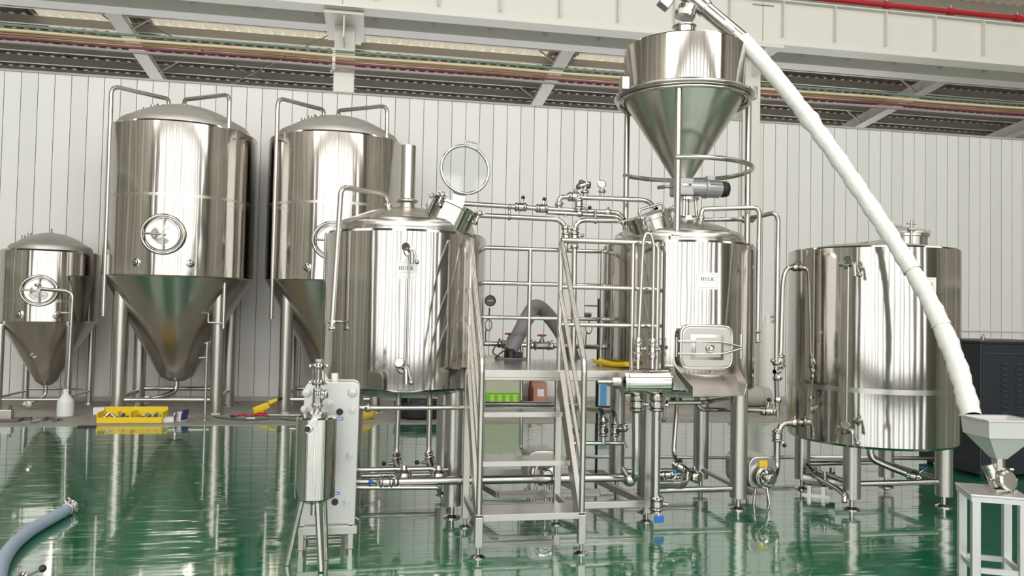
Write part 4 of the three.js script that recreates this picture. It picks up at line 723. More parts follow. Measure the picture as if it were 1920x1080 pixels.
{ // risers between tun and liquor tank
  const t = run('tall riser pipe right of the mash tun, its top bent toward the tun dome', [[2.645, 2.275, -6.1], [2.702, 2.304, -6.1], [3.112, 2.326, -6.1], [3.243, 2.355, -5.85], [3.277, 2.308, -5.85], [3.271, 1.039, -5.85], [3.317, 0.685, -5.9]], 0.019, 0.06);
  valve(t, [3.126, 2.324, -6.08], [1, 0.1, 0.2], [0.1, 1, 0], 0.032, 0.01, M.cast);
  clamp(t, 0.032, [3.304, 0.818, -5.88], [0, 1, 0]); clamp(t, 0.034, [3.286, 0.999, -5.86], [0, 1, 0]);
}
{
  const t = run('hooked steel pipe leaving the upper left side of the hot liquor tank', [[3.531, 1.921, -5.95], [3.381, 1.914, -5.9], [3.349, 1.785, -5.9], [3.319, 1.125, -5.87], [3.31, 1.051, -5.86], [3.251, 1.053, -5.84]], 0.02, 0.08);
  clamp(t, 0.036, [3.476, 1.918, -5.93], [1, 0, 0]);
  valve(t, [3.314, 1.142, -5.87], [0, 1, 0], [-1, 0, 0.3], 0.04, 0.04, M.cast); clamp(t, 0.04, [3.31, 1.099, -5.87], [0, 1, 0]); clamp(t, 0.038, [3.275, 1.126, -5.85], [0, 1, 0]);
}
{
  const t = run('bent steel outlet pipe from the lower left of the hot liquor tank to the pump', [[3.528, 0.631, -5.9], [3.327, 0.635, -5.85], [3.286, 0.54, -5.85], [3.284, 0.259, -5.85], [3.184, 0.219, -5.72]], 0.027, 0.07);
  clamp(t, 0.042, [3.449, 0.634, -5.88], [1, 0, 0]); valve(t, [3.286, 0.531, -5.85], [0, 1, 0], [0.5, -0.8, 0.4], 0.042, 0.05);
}
{
  const t = run('bent steel drain pipe near the floor left of the tank front leg', [[3.64, 0.258, -6], [3.661, 0.174, -5.85], [3.667, 0.152, -5.6], [3.661, 0.125, -5.5], [3.648, 0.073, -5.48]], 0.021, 0.06);
  part(t, 'side_branch', rod([3.674, 0.159, -5.78], [3.669, 0.249, -5.78], 0.014), M.tube);
  clamp(t, 0.036, [3.672, 0.169, -5.83], [1, -0.4, 0.6]); clamp(t, 0.036, [3.665, 0.199, -5.92], [1, -0.4, 0.6]);
}
run('long steel pipe low behind the hot liquor tank legs', [[3.454, 0.119, -6.9], [3.894, 0.153, -6.9], [6.061, 0.107, -6.9]], 0.02);
run('long steel pipe near the floor behind the two brewhouse tanks', [[1.906, 0.185, -6.9], [3.426, 0.154, -6.9]], 0.016);

{
  const a = [2.104, 1.638, -7], b = [2.105, 0.988, -7], c = [1.965, 1.57, -7], t = thing('black_pole', 'thin black upright pole beside the mash tun, behind the steam pipe', 'pole', [a[0], 0, a[2]]);
  part(t, 'upright', cylY(0.012, 0, a[1], 12), M.black); part(t, 'arm', rod([0, c[1], 0], [c[0] - a[0], c[1], 0], 0.008), M.cast); part(t, 'foot', box(0.2, 0.02, 0.2, 0, 0.01, 0, 0.004), M.black);
}
// ---------------------------------------------------------------- pumps
function pump(label, face, dirZ, len, R) {   // volute facing the room, motor in a steel shroud behind it
  const t = thing('centrifugal_pump', label, 'pump', [face[0], 0, face[2]], dirZ);
  const y = face[1];
  part(t, 'volute', [place(lathe([[0, 0.0], [0.03, 0.0], [0.035, -0.012], [R * 0.72, -0.016], [R * 0.78, -0.004], [R * 0.86, -0.004], [R * 0.9, -0.02], [R, -0.022], [R, -0.05], [R * 0.9, -0.06], [R * 0.7, -0.09], [0, -0.09]], 48), [0, y, 0], Z3)], M.polish);
  part(t, 'inlet', [place(cylY(0.028, -0.01, 0.04, 20), [0, y, 0], Z3), ferrule(0.04, [0, y, 0.04], Z3, 0.012)], M.polish);
  const sh = part(t, 'motor_shroud', [extrude(new THREE.Shape([...roundRect(0.24, 0.235, 0.075).getPoints(10)]), len, 0.01).translate(0, y + 0.03, -0.08 - len)], M.plate);
  part(sh, 'sticker', box(0.075, 0.05, 0.004, 0.0, y + 0.1, -0.077), M.yellow);
  parts(t, 'bracket', [rod([-0.07, 0.0, -0.1], [-0.05, y - 0.06, -0.1], 0.012), rod([0.07, 0.0, -0.1], [0.05, y - 0.06, -0.1], 0.012), rod([-0.07, 0.0, -0.05 - len], [-0.06, y - 0.04, -0.05 - len], 0.012), rod([0.07, 0.0, -0.05 - len], [0.06, y - 0.04, -0.05 - len], 0.012), rod([0, 0.02, 0.01], [0, y - R * 0.8, -0.03], 0.01)], M.tube);
  part(t, 'base_plate', box(0.2, 0.012, len, 0, 0.08, -0.08 - len / 2), M.plate);
  return t;
}
pump('centrifugal pump with a yellow sticker standing on the floor behind the stairs', [1.352, 0.265, -5.82], 0.0, 0.26, 0.105);
pump('centrifugal pump with a yellow sticker between mash tun and hot liquor tank', [3.125, 0.225, -5.68], 0.12, 0.34, 0.085);
{
  const p = [3.761, 0.098, -6.05], t = thing('small_pump', 'small dark grey pump under the left edge of the hot liquor tank', 'pump', [p[0], 0, p[2]], -0.6);
  part(t, 'motor', [place(cylY(0.06, -0.1, 0.1, 28), [0, 0.13, 0], [1, 0, 0]), ...Array.from({ length: 12 }, (_, i) => box(0.16, 0.014, 0.005).translate(0, 0.064, 0).rotateX(i * Math.PI / 6).translate(0, 0.13, 0)), box(0.07, 0.05, 0.07, 0, 0.21, 0, 0.006)], M.cast);
  part(t, 'volute', [place(cylY(0.075, 0.1, 0.15, 28), [0, 0.13, 0], [1, 0, 0]), cylY(0.02, 0.13, 0.24, 14, 0.125, 0)], M.tube);
  part(t, 'base_plate', [box(0.22, 0.014, 0.14, 0, 0.007, 0), box(0.03, 0.07, 0.12, -0.05, 0.045, 0), box(0.03, 0.07, 0.12, 0.06, 0.045, 0)], M.plate);
}

// ---------------------------------------------------------------- plate heat exchanger and the small tripod tank in front of it
{
  const zf = -4.95, t = thing('plate_heat_exchanger', 'upright plate heat exchanger with bolted rounded end plate beside the kettle', 'heat exchanger');
  const cx = -0.232, w = 0.345, yb = 0.155, yt = 1.035;
  const s = new THREE.Shape(); const h = yt - yb, x0 = -w / 2, x1 = w / 2, r = 0.05, k = 0.02;
  s.moveTo(x0 + 0.01, 0); s.lineTo(x1 - 0.01, 0); s.lineTo(x1, h - r); s.quadraticCurveTo(x1, h, x1 - r, h); s.lineTo(x0 + r + k, h); s.quadraticCurveTo(x0 + k, h, x0 + k - 0.005, h - r); s.closePath();
  const pl = std(lin(0.62, 0.615, 0.60), 0.42, 0.85, { bumpMap: grained, bumpScale: 0.0002 });
  part(t, 'end_plate', extrude(s, 0.022, 0.004).translate(cx, yb, zf - 0.022), pl);
  part(t, 'end_plate', extrude(s, 0.02, 0.003).translate(cx, yb, zf - 0.22), pl);
  for (let i = 0; i < 16; i++) part(t, 'plate', box(w - 0.07, h - 0.1, 0.006, cx, yb + h / 2, zf - 0.034 - i * 0.0098), i % 2 ? M.plate : M.darkSteel);
  const B = (p, rr, nm, m) => { const b = part(t, nm, [place(cylY(rr * 1.05, 0, 0.008, 24), p, Z3), place(cylY(rr * 0.75, 0.006, 0.024, 6), p, Z3), place(cylY(rr * 0.42, 0.0, 0.045, 12), p, Z3)], m); return b; };
  for (const p of [[-0.388, 0.873, -4.95], [-0.097, 0.868, -4.95], [-0.238, 0.908, -4.95], [-0.106, 0.587, -4.95], [-0.118, 0.294, -4.95]]) B(p, 0.022, 'bolt', pl);
  for (const p of [[-0.378, 0.974, -4.95], [-0.1, 0.975, -4.95]]) part(t, 'guide_bar_end', place(lathe([[0, 0.02], [0.025, 0.018], [0.03, 0.0]], 20), p, Z3), M.plate);
  for (const p of [[-0.175, 0.855, -4.95], [-0.19, 0.299, -4.95]]) part(t, 'port', [place(lathe([[0.021, 0], [0.021, 0.006], [0.018, 0.009], [0, 0.009]], 24), p, Z3)], M.black);
  for (const p of [[-0.177, 0.812, -4.95], [-0.188, 0.351, -4.95]]) { const b = part(t, 'sticker', box(0.05, 0.018, 0.002, p[0], p[1], p[2] + 0.001), M.blue); part(b, 'sticker_text', box(0.04, 0.007, 0.002, p[0], p[1], p[2] + 0.002), M.white); }
  parts(t, 'base_beam', [box(w + 0.01, 0.05, 0.03, cx + 0.005, 0.135, zf + 0.035, 0.003)], M.plate);
  for (const [x, z] of [[cx - w / 2 + 0.02, zf - 0.2], [cx + w / 2 - 0.03, zf - 0.2], [cx - w / 2 + 0.02, zf + 0.03], [cx + w / 2 - 0.03, zf + 0.03]]) { const l = part(t, 'leg', bar([x, 0.02, z], [x, 0.16, z], 0.035), M.plate); part(l, 'foot', cylY(0.028, 0, 0.02, 20, x, z), M.polish); }
  parts(t, 'base_beam', [box(0.03, 0.04, 0.24, cx - w / 2 + 0.02, 0.14, zf - 0.09), box(0.03, 0.04, 0.24, cx + w / 2 - 0.03, 0.14, zf - 0.09)], M.plate);
  part(t, 'top_port', [rod([-0.213, 1.032, -5.05], [-0.215, 1.086, -5.05], 0.022), rod([-0.304, 1.047, -5.02], [-0.266, 1.068, -5.02], 0.045)], M.card);
}
{
  const c = [-0.294, 0.87, -4.65], K = [c[0], 0, c[2]], t = thing('tripod_tank', 'small upright steel cylinder on three splayed legs in front of the heat exchanger', 'tank', K), R = 0.117;
  part(t, 'shell', lathe([[R - 0.01, 0.40], [R, 0.408], [R, 0.862], [R - 0.01, 0.87], [0, 0.872]], 72), M.shell);
  part(t, 'bottom', lathe([[R - 0.01, 0.40], [0.05, 0.37], [0.022, 0.365], [0.022, 0.30], [0, 0.30]], 48), M.tube);
  for (const [b, top] of [[[-0.443, -0.001, -4.7], [-0.363, 0.383, -4.66]], [[-0.241, -0.002, -4.56], [-0.275, 0.404, -4.6]], [[-0.227, -0.003, -4.78], [-0.246, 0.365, -4.72]]]) part(t, 'leg', rod([b[0] - K[0], 0.005, b[2] - K[2]], [top[0] - K[0], 0.402, top[2] - K[2]], 0.018), M.tube);
  part(t, 'side_port', [place(lathe([[0.024, -0.02], [0.024, 0.02], [0.017, 0.022], [0.017, 0.0]], 24), [-0.035, 0.815, R], [-0.25, 0, 1])], M.polish);
  part(t, 'side_port_plug', place(cylY(0.018, 0.0, 0.012, 20), [-0.035, 0.815, R], [-0.25, 0, 1]), M.black);
  const lid = part(t, 'lid', lathe([[0, 0.9], [0.055, 0.9], [0.062, 0.89], [0.062, 0.87]], 40), M.tube);
  const st = part(t, 'inlet_stack', [cylY(0.022, 0.87, 1.02, 24), cylY(0.014, 1.0, 1.14, 20), ferrule(0.036, [0, 0.935, 0], [0, 1, 0], 0.014), ferrule(0.03, [0, 0.985, 0], [0, 1, 0], 0.012), ferrule(0.03, [0, 1.02, 0], [0, 1, 0], 0.012)].map((g) => g.translate(0.002, 0, 0)), M.tube);
  valve(st, [0.002, 0.965, 0], [0, 1, 0], [0.9, 0.5, 0.4], 0.03, 0.0, M.cast);
  part(st, 'tee', [rod([0.002, 1.005, 0], [0.055, 1.0, 0.0], 0.016), ferrule(0.028, [0.05, 1.0, 0], [1, 0, 0], 0.012)], M.polish);
  const g = part(st, 'sight_glass', lathe([[0.031, 1.075], [0.031, 1.15]], 32).translate(0.004, 0, 0), new THREE.MeshPhysicalMaterial({ color: lin(0.93, 0.95, 0.94), roughness: 0.03, transmission: 1, thickness: 0, ior: 1.5 }));
  for (const y of [1.065, 1.16]) part(st, 'clamp', [ferrule(0.042, [0.004, y, 0], [0, 1, 0], 0.016), rod([0.046, y, 0], [0.056, y, 0], 0.012), rod([-0.04, y, 0], [-0.05, y, 0], 0.01)], M.polish);
  part(st, 'vent', [cylY(0.018, 1.16, 1.19, 20, 0.004, 0), ferrule(0.026, [0.004, 1.19, 0], [0, 1, 0], 0.01)], M.tube);
  for (const i of [0, 1, 2, 3]) part(st, 'tie_bar', cylY(0.004, 1.06, 1.165, 8, 0.004 + 0.036 * Math.cos(i * 1.57 + 0.4), 0.036 * Math.sin(i * 1.57 + 0.4)), M.polish);
}
// ---------------------------------------------------------------- grain conveyor, mill hopper and its table
{
  const t = thing('grain_conveyor', 'long white wrapped grain tube slanting from the funnel tray up to the hopper top', 'conveyor');
  const pts = [[2.944, 3.771, -5.85], [3.092, 3.501, -5.7], [3.283, 3.131, -5.52], [3.441, 2.767, -5.34], [3.57, 2.374, -5.12], [3.67, 2.006, -4.9], [3.727, 1.637, -4.66], [3.72, 1.262, -4.42], [3.624, 0.913, -4.16]];
  const path = spline(pts, 110), w = path.map((_, i) => { const u = i / 110, lump = u > 0.22 ? 1 : 0.25; return 0.064 + lump * (0.0035 * Math.sin(i * 0.9) + 0.003 * Math.sin(i * 2.3 + 1)) + (u > 0.28 && u < 0.30 ? 0.012 : 0) + (u > 0.8 ? 0.004 : 0) - u * 0.01; });
  const wrap = std(lin(0.80, 0.80, 0.76), 0.38, 0, { bumpMap: greyTexture(256, [[6, 20, 0.5], [22, 60, 0.3]], 41, 2.2, 1.2), bumpScale: 0.006 });
  part(t, 'wrapped_tube', sweep(path, 0.07, 28, true, w), wrap, 'white plastic wrapping');
  for (const i of [30, 74, 88, 97]) { const g = sweep([path[i], path[i].clone().lerp(path[i + 1], 0.55), path[i + 1].clone()], 0.07, 28, false, [w[i] + 0.001, w[i] + 0.005, w[i] + 0.001]); part(t, 'tape_band', g, wrap); }
  const up = V([2.585, 4.142, -6.02]), lo = V([2.958, 3.751, -5.84]), d = lo.clone().sub(up).normalize();
  const at = (k) => up.clone().addScaledVector(d, k).toArray();
  part(t, 'steel_tube', rod(at(0.05), lo.toArray(), 0.062, 36), M.tube);
  const head = part(t, 'discharge_head', [rod([2.503, 3.969, -6], [2.53, 4.06, -6.0], 0.078, 36), rod([2.503, 3.974, -6], [2.507, 4.019, -6], 0.086, 36), rod(at(-0.22), at(0.14), 0.075, 36)], M.tube);
  part(head, 'bearing', [rod(at(-0.3), at(-0.2), 0.04, 24), rod(at(-0.36), at(-0.3), 0.055, 6), ferrule(0.09, at(-0.2), d.toArray(), 0.014)], M.polish);
  parts(head, 'head_bolt', [0, 1, 2].map((i) => new THREE.SphereGeometry(0.03, 12, 8).translate(2.53 + 0.17 + i * 0.02, 4.0 - i * 0.03, -5.93)), M.cast);
  const sp = V([2.796, 3.855, -5.8]); part(t, 'sticker', box(0.1, 0.03, 0.004).rotateZ(-0.65).translate(sp.x, sp.y, sp.z + 0.01), M.white);
  part(t, 'drive', [box(0.1, 0.09, 0.09, 0, 0, 0, 0.012).rotateZ(-0.6).translate(...[2.348, 4.096, -6.05])], M.cast);
}
const TB = [3.50, 0, -3.87], TTURN = -THREE.MathUtils.degToRad(26.5);
{
  const t = thing('mill_table', 'small square steel table under the white funnel tray at the right edge', 'table', TB, TTURN), w = 0.275, d = 0.31, H = 0.54;
  const brushed = std(lin(0.66, 0.655, 0.64), 0.36, 0.9, { bumpMap: grained, bumpScale: 0.0002 });
  part(t, 'table_top', [box(w + 0.02, 0.014, d + 0.02, 0, H - 0.007, 0, 0.004), box(w + 0.01, 0.03, 0.012, 0, H - 0.026, d / 2), box(0.012, 0.03, d, -w / 2, H - 0.026, 0), box(0.012, 0.03, d, w / 2, H - 0.026, 0), box(w, 0.03, 0.012, 0, H - 0.026, -d / 2)], brushed);
  for (const sx of [-1, 1]) for (const sz of [-1, 1]) part(t, 'leg', box(0.045, H - 0.012, 0.045, sx * (w / 2 - 0.022), (H - 0.012) / 2, sz * (d / 2 - 0.022), 0.004), brushed);
  part(t, 'shelf_rail', [box(w - 0.09, 0.03, 0.02, 0, 0.12, d / 2 - 0.022)], brushed); part(t, 'shelf_rail', [box(w - 0.09, 0.03, 0.02, 0, 0.12, -d / 2 + 0.022)], brushed);
  part(t, 'shelf_rail', [box(0.02, 0.03, d - 0.09, -w / 2 + 0.022, 0.12, 0)], brushed); part(t, 'shelf_rail', [box(0.02, 0.03, d - 0.09, w / 2 - 0.022, 0.12, 0)], brushed);
  parts(t, 'bolt', [[0.075, -0.05], [0.11, -0.06], [0.095, 0.03]].map(([x, z]) => cylY(0.009, H, H + 0.014, 6, x + 0.01, z)), M.cast);
}
{
  const c = [3.542, 0.54, -3.889], t = thing('feed_funnel', 'pale rectangular feed tray with funnel neck standing on the small table', 'hopper', [c[0] + 0.02, 0, c[2]], TTURN * 0.25), H = 0.54;
  const pale = std(lin(0.70, 0.69, 0.67), 0.4, 0.35);
  const fr = (w0, d0, y0, w1, d1, y1) => { const g = new THREE.CylinderGeometry(Math.SQRT1_2, Math.SQRT1_2, 1, 4, 1, true).rotateY(Math.PI / 4).toNonIndexed(), p = g.attributes.position; for (let i = 0; i < p.count; i++) { const top = p.getY(i) > 0; p.setXYZ(i, p.getX(i) * (top ? w1 : w0), top ? y1 : y0, p.getZ(i) * (top ? d1 : d0)); } g.computeVertexNormals(); return g; };
  part(t, 'tray', [fr(0.27, 0.23, 0.845, 0.29, 0.245, 0.945), fr(0.284, 0.239, 0.945, 0.26, 0.22, 0.846), fr(0.305, 0.26, 0.948, 0.284, 0.239, 0.948), fr(0.305, 0.26, 0.94, 0.305, 0.26, 0.948), fr(0.20, 0.18, 0.847, 0.262, 0.222, 0.847)], pale);
  part(t, 'funnel', [fr(0.26, 0.22, 0.846, 0.27, 0.23, 0.85), fr(0.06, 0.06, 0.715, 0.26, 0.22, 0.846)], pale);
  part(t, 'neck', [cylY(0.033, 0.64, 0.72, 28), ferrule(0.045, [0, 0.655, 0], [0, 1, 0], 0.012)], M.tube);
  const b = part(t, 'mill_body', [rod([-0.055, 0.675, -0.01], [-0.02, H + 0.02, 0.02], 0.035, 24), place(cylY(0.05, -0.045, 0.05, 28), [0.0, H + 0.05, 0.03], [0.15, 0.25, 1]), ferrule(0.058, [0.005, H + 0.062, 0.075], [0.15, 0.25, 1], 0.012), box(0.12, 0.012, 0.12, 0.0, H + 0.006, 0.01)], M.tube);
  parts(b, 'wing_bolt', [-1, 1].map((s) => rod([s * 0.05, 0.655, 0.02], [s * 0.075, 0.655, 0.02], 0.008, 8)).concat([-1, 1].map((s) => rod([s * 0.05, 0.6, 0.04], [s * 0.082, 0.6, 0.04], 0.008, 8))), M.polish);
}
// ---------------------------------------------------------------- black chiller cabinet
{
  const c = [5.76, 0, -6.5], t = thing('chiller_cabinet', 'tall black metal cabinet with slotted louvres at the right edge', 'cabinet', c), paint = std(lin(0.016, 0.019, 0.026), 0.42);
  part(t, 'body', box(1.1, 1.27, 0.85, 0.55, 0.66, -0.43, 0.012), paint);
  part(t, 'top_cap', box(1.12, 0.03, 0.87, 0.55, 1.295, -0.43, 0.008), std(lin(0.012, 0.012, 0.014), 0.5));
  for (const x of [0.26, 0.42]) for (let i = 0; i < 15; i++) part(t, 'louvre', bar([x - 0.03, 0.36 + i * 0.052, 0.0], [x + 0.03, 0.36 + i * 0.052, 0.0], 0.016, 0.014), M.louvre ??= std(lin(0.035, 0.04, 0.05), 0.35));
  parts(t, 'door_seam', [box(1.06, 0.006, 0.004, 0.55, 1.19, -0.002), box(0.006, 1.1, 0.004, 0.03, 0.63, -0.002)], std(lin(0.05, 0.055, 0.065), 0.4));
  part(t, 'lock', [cylY(0.02, 1.31, 1.345, 16, 0.2, -0.2), torus(0.014, 0.005, 20).translate(0.2, 1.355, -0.2)], M.cast);
  for (const x of [0.08, 1.02]) for (const z of [-0.08, -0.78]) part(t, 'foot', cylY(0.03, 0, 0.03, 16, x, z), M.black);
}
// ---------------------------------------------------------------- things on the platform and behind it
{
  const A = [1.77, 1.1, -5.934], B = [1.896, 1.1, -5.548];
  const t = thing('yellow_trough', 'curved bright yellow plastic trough lying on the platform deck by the tun', 'trough', [(A[0] + B[0]) / 2, 1.092, (A[2] + B[2]) / 2], -Math.atan2(B[2] - A[2], B[0] - A[0]));
  const s = new THREE.Shape(); s.absarc(0, 0.04, 0.038, Math.PI * 1.02, Math.PI * 1.98, false); s.absarc(0, 0.04, 0.033, Math.PI * 1.98, Math.PI * 1.02, true); s.closePath();
  const L = Math.hypot(B[0] - A[0], B[2] - A[2]) + 0.03, g = new THREE.ExtrudeGeometry(s, { depth: L, bevelEnabled: false, curveSegments: 14, steps: 10 }).rotateY(Math.PI / 2).translate(-L / 2, -0.002, 0), p = g.attributes.position;
  for (let i = 0; i < p.count; i++) p.setY(i, p.getY(i) + 0.03 * (p.getX(i) / L) ** 2 * 2); g.computeVertexNormals(); part(t, 'channel', g, M.yellow); part(t, 'end_cap', box(0.004, 0.03, 0.06, L / 2 - 0.004, 0.035, 0), M.yellow);
}
{
  const t = thing('fume_blower', 'small dark blower with a fat grey ribbed duct on the far edge of the deck', 'blower'), b = [1.188, 1.144, -6.55];
  part(t, 'base_plate', box(0.26, 0.016, 0.12, b[0] + 0.0, 1.1, -6.53), M.darkSteel);
  part(t, 'housing', [cylY(0.055, 1.105, 1.17, 28, b[0], -6.55), box(0.09, 0.05, 0.09, b[0] + 0.05, 1.13, -6.55, 0.008)], M.black);
  const pts = spline([[b[0], 1.16, -6.56], [1.264, 1.299, -6.6], [1.372, 1.476, -6.68], [1.448, 1.549, -6.75], [1.533, 1.512, -6.8], [1.676, 1.36, -6.85], [1.803, 1.165, -6.9], [1.901, 0.942, -6.95]], 150);
  part(t, 'ribbed_duct', sweep(pts, 0.066, 20, true, pts.map((_, i) => (i % 2 ? 0.066 : 0.059))), std(lin(0.25, 0.25, 0.25), 0.5));
  parts(t, 'cable', [smoothPipe([[b[0] - 0.02, 1.16, -6.5], [b[0] - 0.12, 1.22, -6.5], [b[0] - 0.16, 1.15, -6.5], [b[0] - 0.1, 1.11, -6.49]], 0.006, 30, 8), smoothPipe([[b[0] - 0.14, 1.105, -6.5], [b[0] - 0.06, 1.17, -6.49], [b[0] + 0.02, 1.18, -6.48]], 0.006, 20, 8)], M.black);
}
{ // green carton and pink carton against the wall, brown bottle between
  const a = [2.166, 0, -12.591], t = thing('green_carton', 'pale green carton with a bright green lettered band, against the wall under the deck', 'box', [a[0], 0, a[2] + 0.15], 0.04);
  const c = document.createElement('canvas'); c.width = 512; c.height = 512; const g = c.getContext('2d');
  g.fillStyle = '#b9c2a8'; g.fillRect(0, 0, 512, 512); g.fillStyle = '#78c13c'; g.fillRect(0, 384, 512, 128);
  g.fillStyle = '#d8f06a'; for (let i = 0; i < 4; i++) { const x = 70 + i * 104; g.fillRect(x, 410, 62, 14); g.fillRect(x + 24, 410, 14, 70); g.fillRect(x, 442, 62, 10); g.fillRect(x + 4, 466, 54, 12); }
  const tx = new THREE.CanvasTexture(c); tx.colorSpace = THREE.SRGBColorSpace;
  part(t, 'carton', box(0.62, 0.78, 0.3, -0.04, 0.39, 0, 0.006), std(0xffffff, 0.7, 0, { map: tx }));
  parts(t, 'flap', [box(0.3, 0.006, 0.3, -0.2, 0.782, 0, 0.002).rotateZ(0.02)], std(lin(0.50, 0.54, 0.38), 0.7));
  const p = [2.788, 0, -12.811], u = thing('pink_carton', 'salmon pink carton with a small white label, below the deck by the wall', 'box', [p[0], 0, p[2] + 0.1], -0.05), pink = std(lin(0.52, 0.24, 0.18), 0.7);
  part(u, 'carton', box(0.27, 0.33, 0.2, 0, 0.165, 0, 0.005), pink); parts(u, 'flap', [box(0.13, 0.005, 0.2, -0.08, 0.345, 0).rotateZ(0.12), box(0.12, 0.005, 0.2, 0.1, 0.36, 0).rotateZ(0.25)], pink);
  part(u, 'label', box(0.11, 0.12, 0.003, 0.03, 0.16, 0.101), M.white);
  const q = [2.634, 0, -12.736]; const b = thing('brown_bottle', 'slim dark brown bottle standing left of the pink carton', 'bottle', [q[0] - 0.0, 0, q[2] + 0.16]);
  part(b, 'glass', lathe([[0, 0], [0.04, 0], [0.042, 0.2], [0.04, 0.24], [0.016, 0.3], [0.016, 0.38], [0, 0.38]], 28), std(lin(0.10, 0.03, 0.015), 0.2)); part(b, 'cap', cylY(0.019, 0.375, 0.4, 18), M.red);
}
{
  const a = [3.666, 0, -11.667], t = thing('framed_board', 'dark-framed pale board with a blue stripe leaning at the wall behind the platform', 'sign', [a[0], 0, a[2] + 0.05]);
  part(t, 'panel', box(0.36, 0.52, 0.02, 0, 0.32, 0), std(lin(0.55, 0.60, 0.66), 0.5)); part(t, 'blue_stripe', box(0.1, 0.5, 0.006, -0.08, 0.32, 0.012), std(lin(0.10, 0.33, 0.62), 0.5));
  part(t, 'frame', [box(0.4, 0.03, 0.03, 0, 0.585, 0), box(0.4, 0.03, 0.03, 0, 0.05, 0), box(0.025, 0.56, 0.03, -0.19, 0.32, 0), box(0.025, 0.56, 0.03, 0.19, 0.32, 0)], M.black); parts(t, 'foot', [box(0.04, 0.05, 0.2, -0.15, 0.025, 0), box(0.04, 0.05, 0.2, 0.15, 0.025, 0)], M.black);
}
{
  const a = [6.389, 0, -12.021], t = thing('steel_drum', 'grey cylinder lying on the concrete between mash tun and liquor tank', 'drum', [a[0], 0, a[2]]);
  part(t, 'barrel', place(lathe([[0, -0.35], [0.15, -0.34], [0.165, -0.3], [0.165, 0.3], [0.15, 0.34], [0, 0.35]], 44), [-0.15, 0.165, 0], [1, 0, 0]), std(lin(0.42, 0.40, 0.37), 0.5)); parts(t, 'hoop', [0.2, -0.15].map((x) => place(torus(0.166, 0.006, 40).rotateX(Math.PI / 2), [x - 0.15, 0.165, 0], [1, 0, 0])), M.cast);
  const b = [6.802, 0, -12.461], u = thing('white_cylinder', 'tall plain white cylinder standing by the wall right of the mash tun', 'tank', [b[0], 0, b[2]]);
  part(u, 'body', lathe([[0, 0], [0.13, 0], [0.13, 1.2], [0.12, 1.38], [0, 1.4]], 40), M.white); part(u, 'collar', lathe([[0.05, 1.39], [0.05, 1.5], [0.03, 1.54], [0, 1.54]], 24), M.card); part(u, 'wall_bracket', [box(0.05, 0.04, 0.06, 0.06, 1.5, 0.02, 0.004), box(0.05, 0.04, 0.06, 0.06, 1.42, 0.1, 0.004)], M.cast);
}
{
  const a = [0.695, 0, -10.921], t = thing('tyre_tub', 'low black rubber tub on the concrete behind the kettle legs', 'tub', a);
  part(t, 'tub', lathe([[0, 0.02], [0.28, 0.0], [0.33, 0.03], [0.35, 0.2], [0.33, 0.22], [0.3, 0.2], [0.28, 0.06], [0, 0.05]], 48), M.black); part(t, 'rim', torus(0.34, 0.014, 48).rotateX(Math.PI / 2).translate(0, 0.215, 0), M.black);
}
// ---------------------------------------------------------------- tools and litter at the foot of the fermenters
{
  const a = [-2.947, 0, -10.507], t = thing('parts_tray', 'yellow two-compartment plastic tray full of loose fittings on the floor', 'tray', [a[0], 0, a[2] - 0.1]), w = 0.76, d = 0.3;
  part(t, 'tray', [box(w, 0.012, d, 0, 0.01, 0), box(w, 0.075, 0.014, 0, 0.04, d / 2, 0.004), box(w, 0.17, 0.014, 0, 0.09, -d / 2, 0.004), box(0.014, 0.13, d, -w / 2, 0.07, 0, 0.004), box(0.014, 0.13, d, w / 2, 0.07, 0, 0.004)], M.yellow);
  part(t, 'divider', box(0.02, 0.13, d, 0.0, 0.07, 0, 0.004), M.yellow); part(t, 'latch', box(0.04, 0.03, 0.01, 0, 0.03, d / 2 + 0.01), M.yellow);
  const bits = [[M.tube, 'bright'], [M.cast, 'dull grey'], [M.darkSteel, 'dark']];
  for (const [side, x0] of [['left', -0.19], ['right', 0.2]]) for (const [k, [m, look]] of bits.entries()) for (const [r, row] of ['front', 'rear'].entries()) {
    const t2 = thing('loose_fitting', look + ' steel fitting at the ' + row + ' of the ' + side + ' half of the yellow tray', 'fitting', [a[0] + x0 + (k - 1) * 0.1 + (r ? 0.03 : -0.02), 0.05, a[2] - 0.1 + (r ? -0.06 : 0.05)], rnd() * 3, 'loose fittings in the yellow tray');
    part(t2, 'stem', rod([-0.03, 0, 0], [0.04, 0.03 + rnd() * 0.04, (rnd() - 0.5) * 0.05], 0.016 + rnd() * 0.008, 12), m); part(t2, 'ring', torus(0.026, 0.009, 18).rotateX(0.6 + rnd()).translate(-0.02, 0.012, 0), m);
  }
}
const carton = (name, label, px, w, h, d, turn, m, lidMat) => { const t = thing(name, label, 'box', px, turn); part(t, 'box', box(w, h, d, 0, h / 2, 0, 0.003), m); part(t, 'lid_flap', box(0.006, Math.max(h, 0.09) * 1.25, d * 0.96).rotateZ(-0.25).translate(w / 2 + 0.018, Math.max(h, 0.09) * 0.75, 0), lidMat); return t; };
const navy = std(lin(0.05, 0.05, 0.22), 0.5);
carton('small_carton', 'small open white box with purple flap touching the yellow tray', [-2.541, 0, -10.584], 0.16, 0.06, 0.12, 0.35, M.card, navy);
carton('small_carton', 'small upright white box with a dark purple side, right of the tray', [-2.395, 0, -10.674], 0.11, 0.11, 0.12, -0.5, M.card, navy);
carton('small_carton', 'small white and brown box behind the left end of the tray', [-3.595, 0, -11.383], 0.14, 0.09, 0.12, 0.2, M.card, std(lin(0.2, 0.06, 0.04), 0.6));
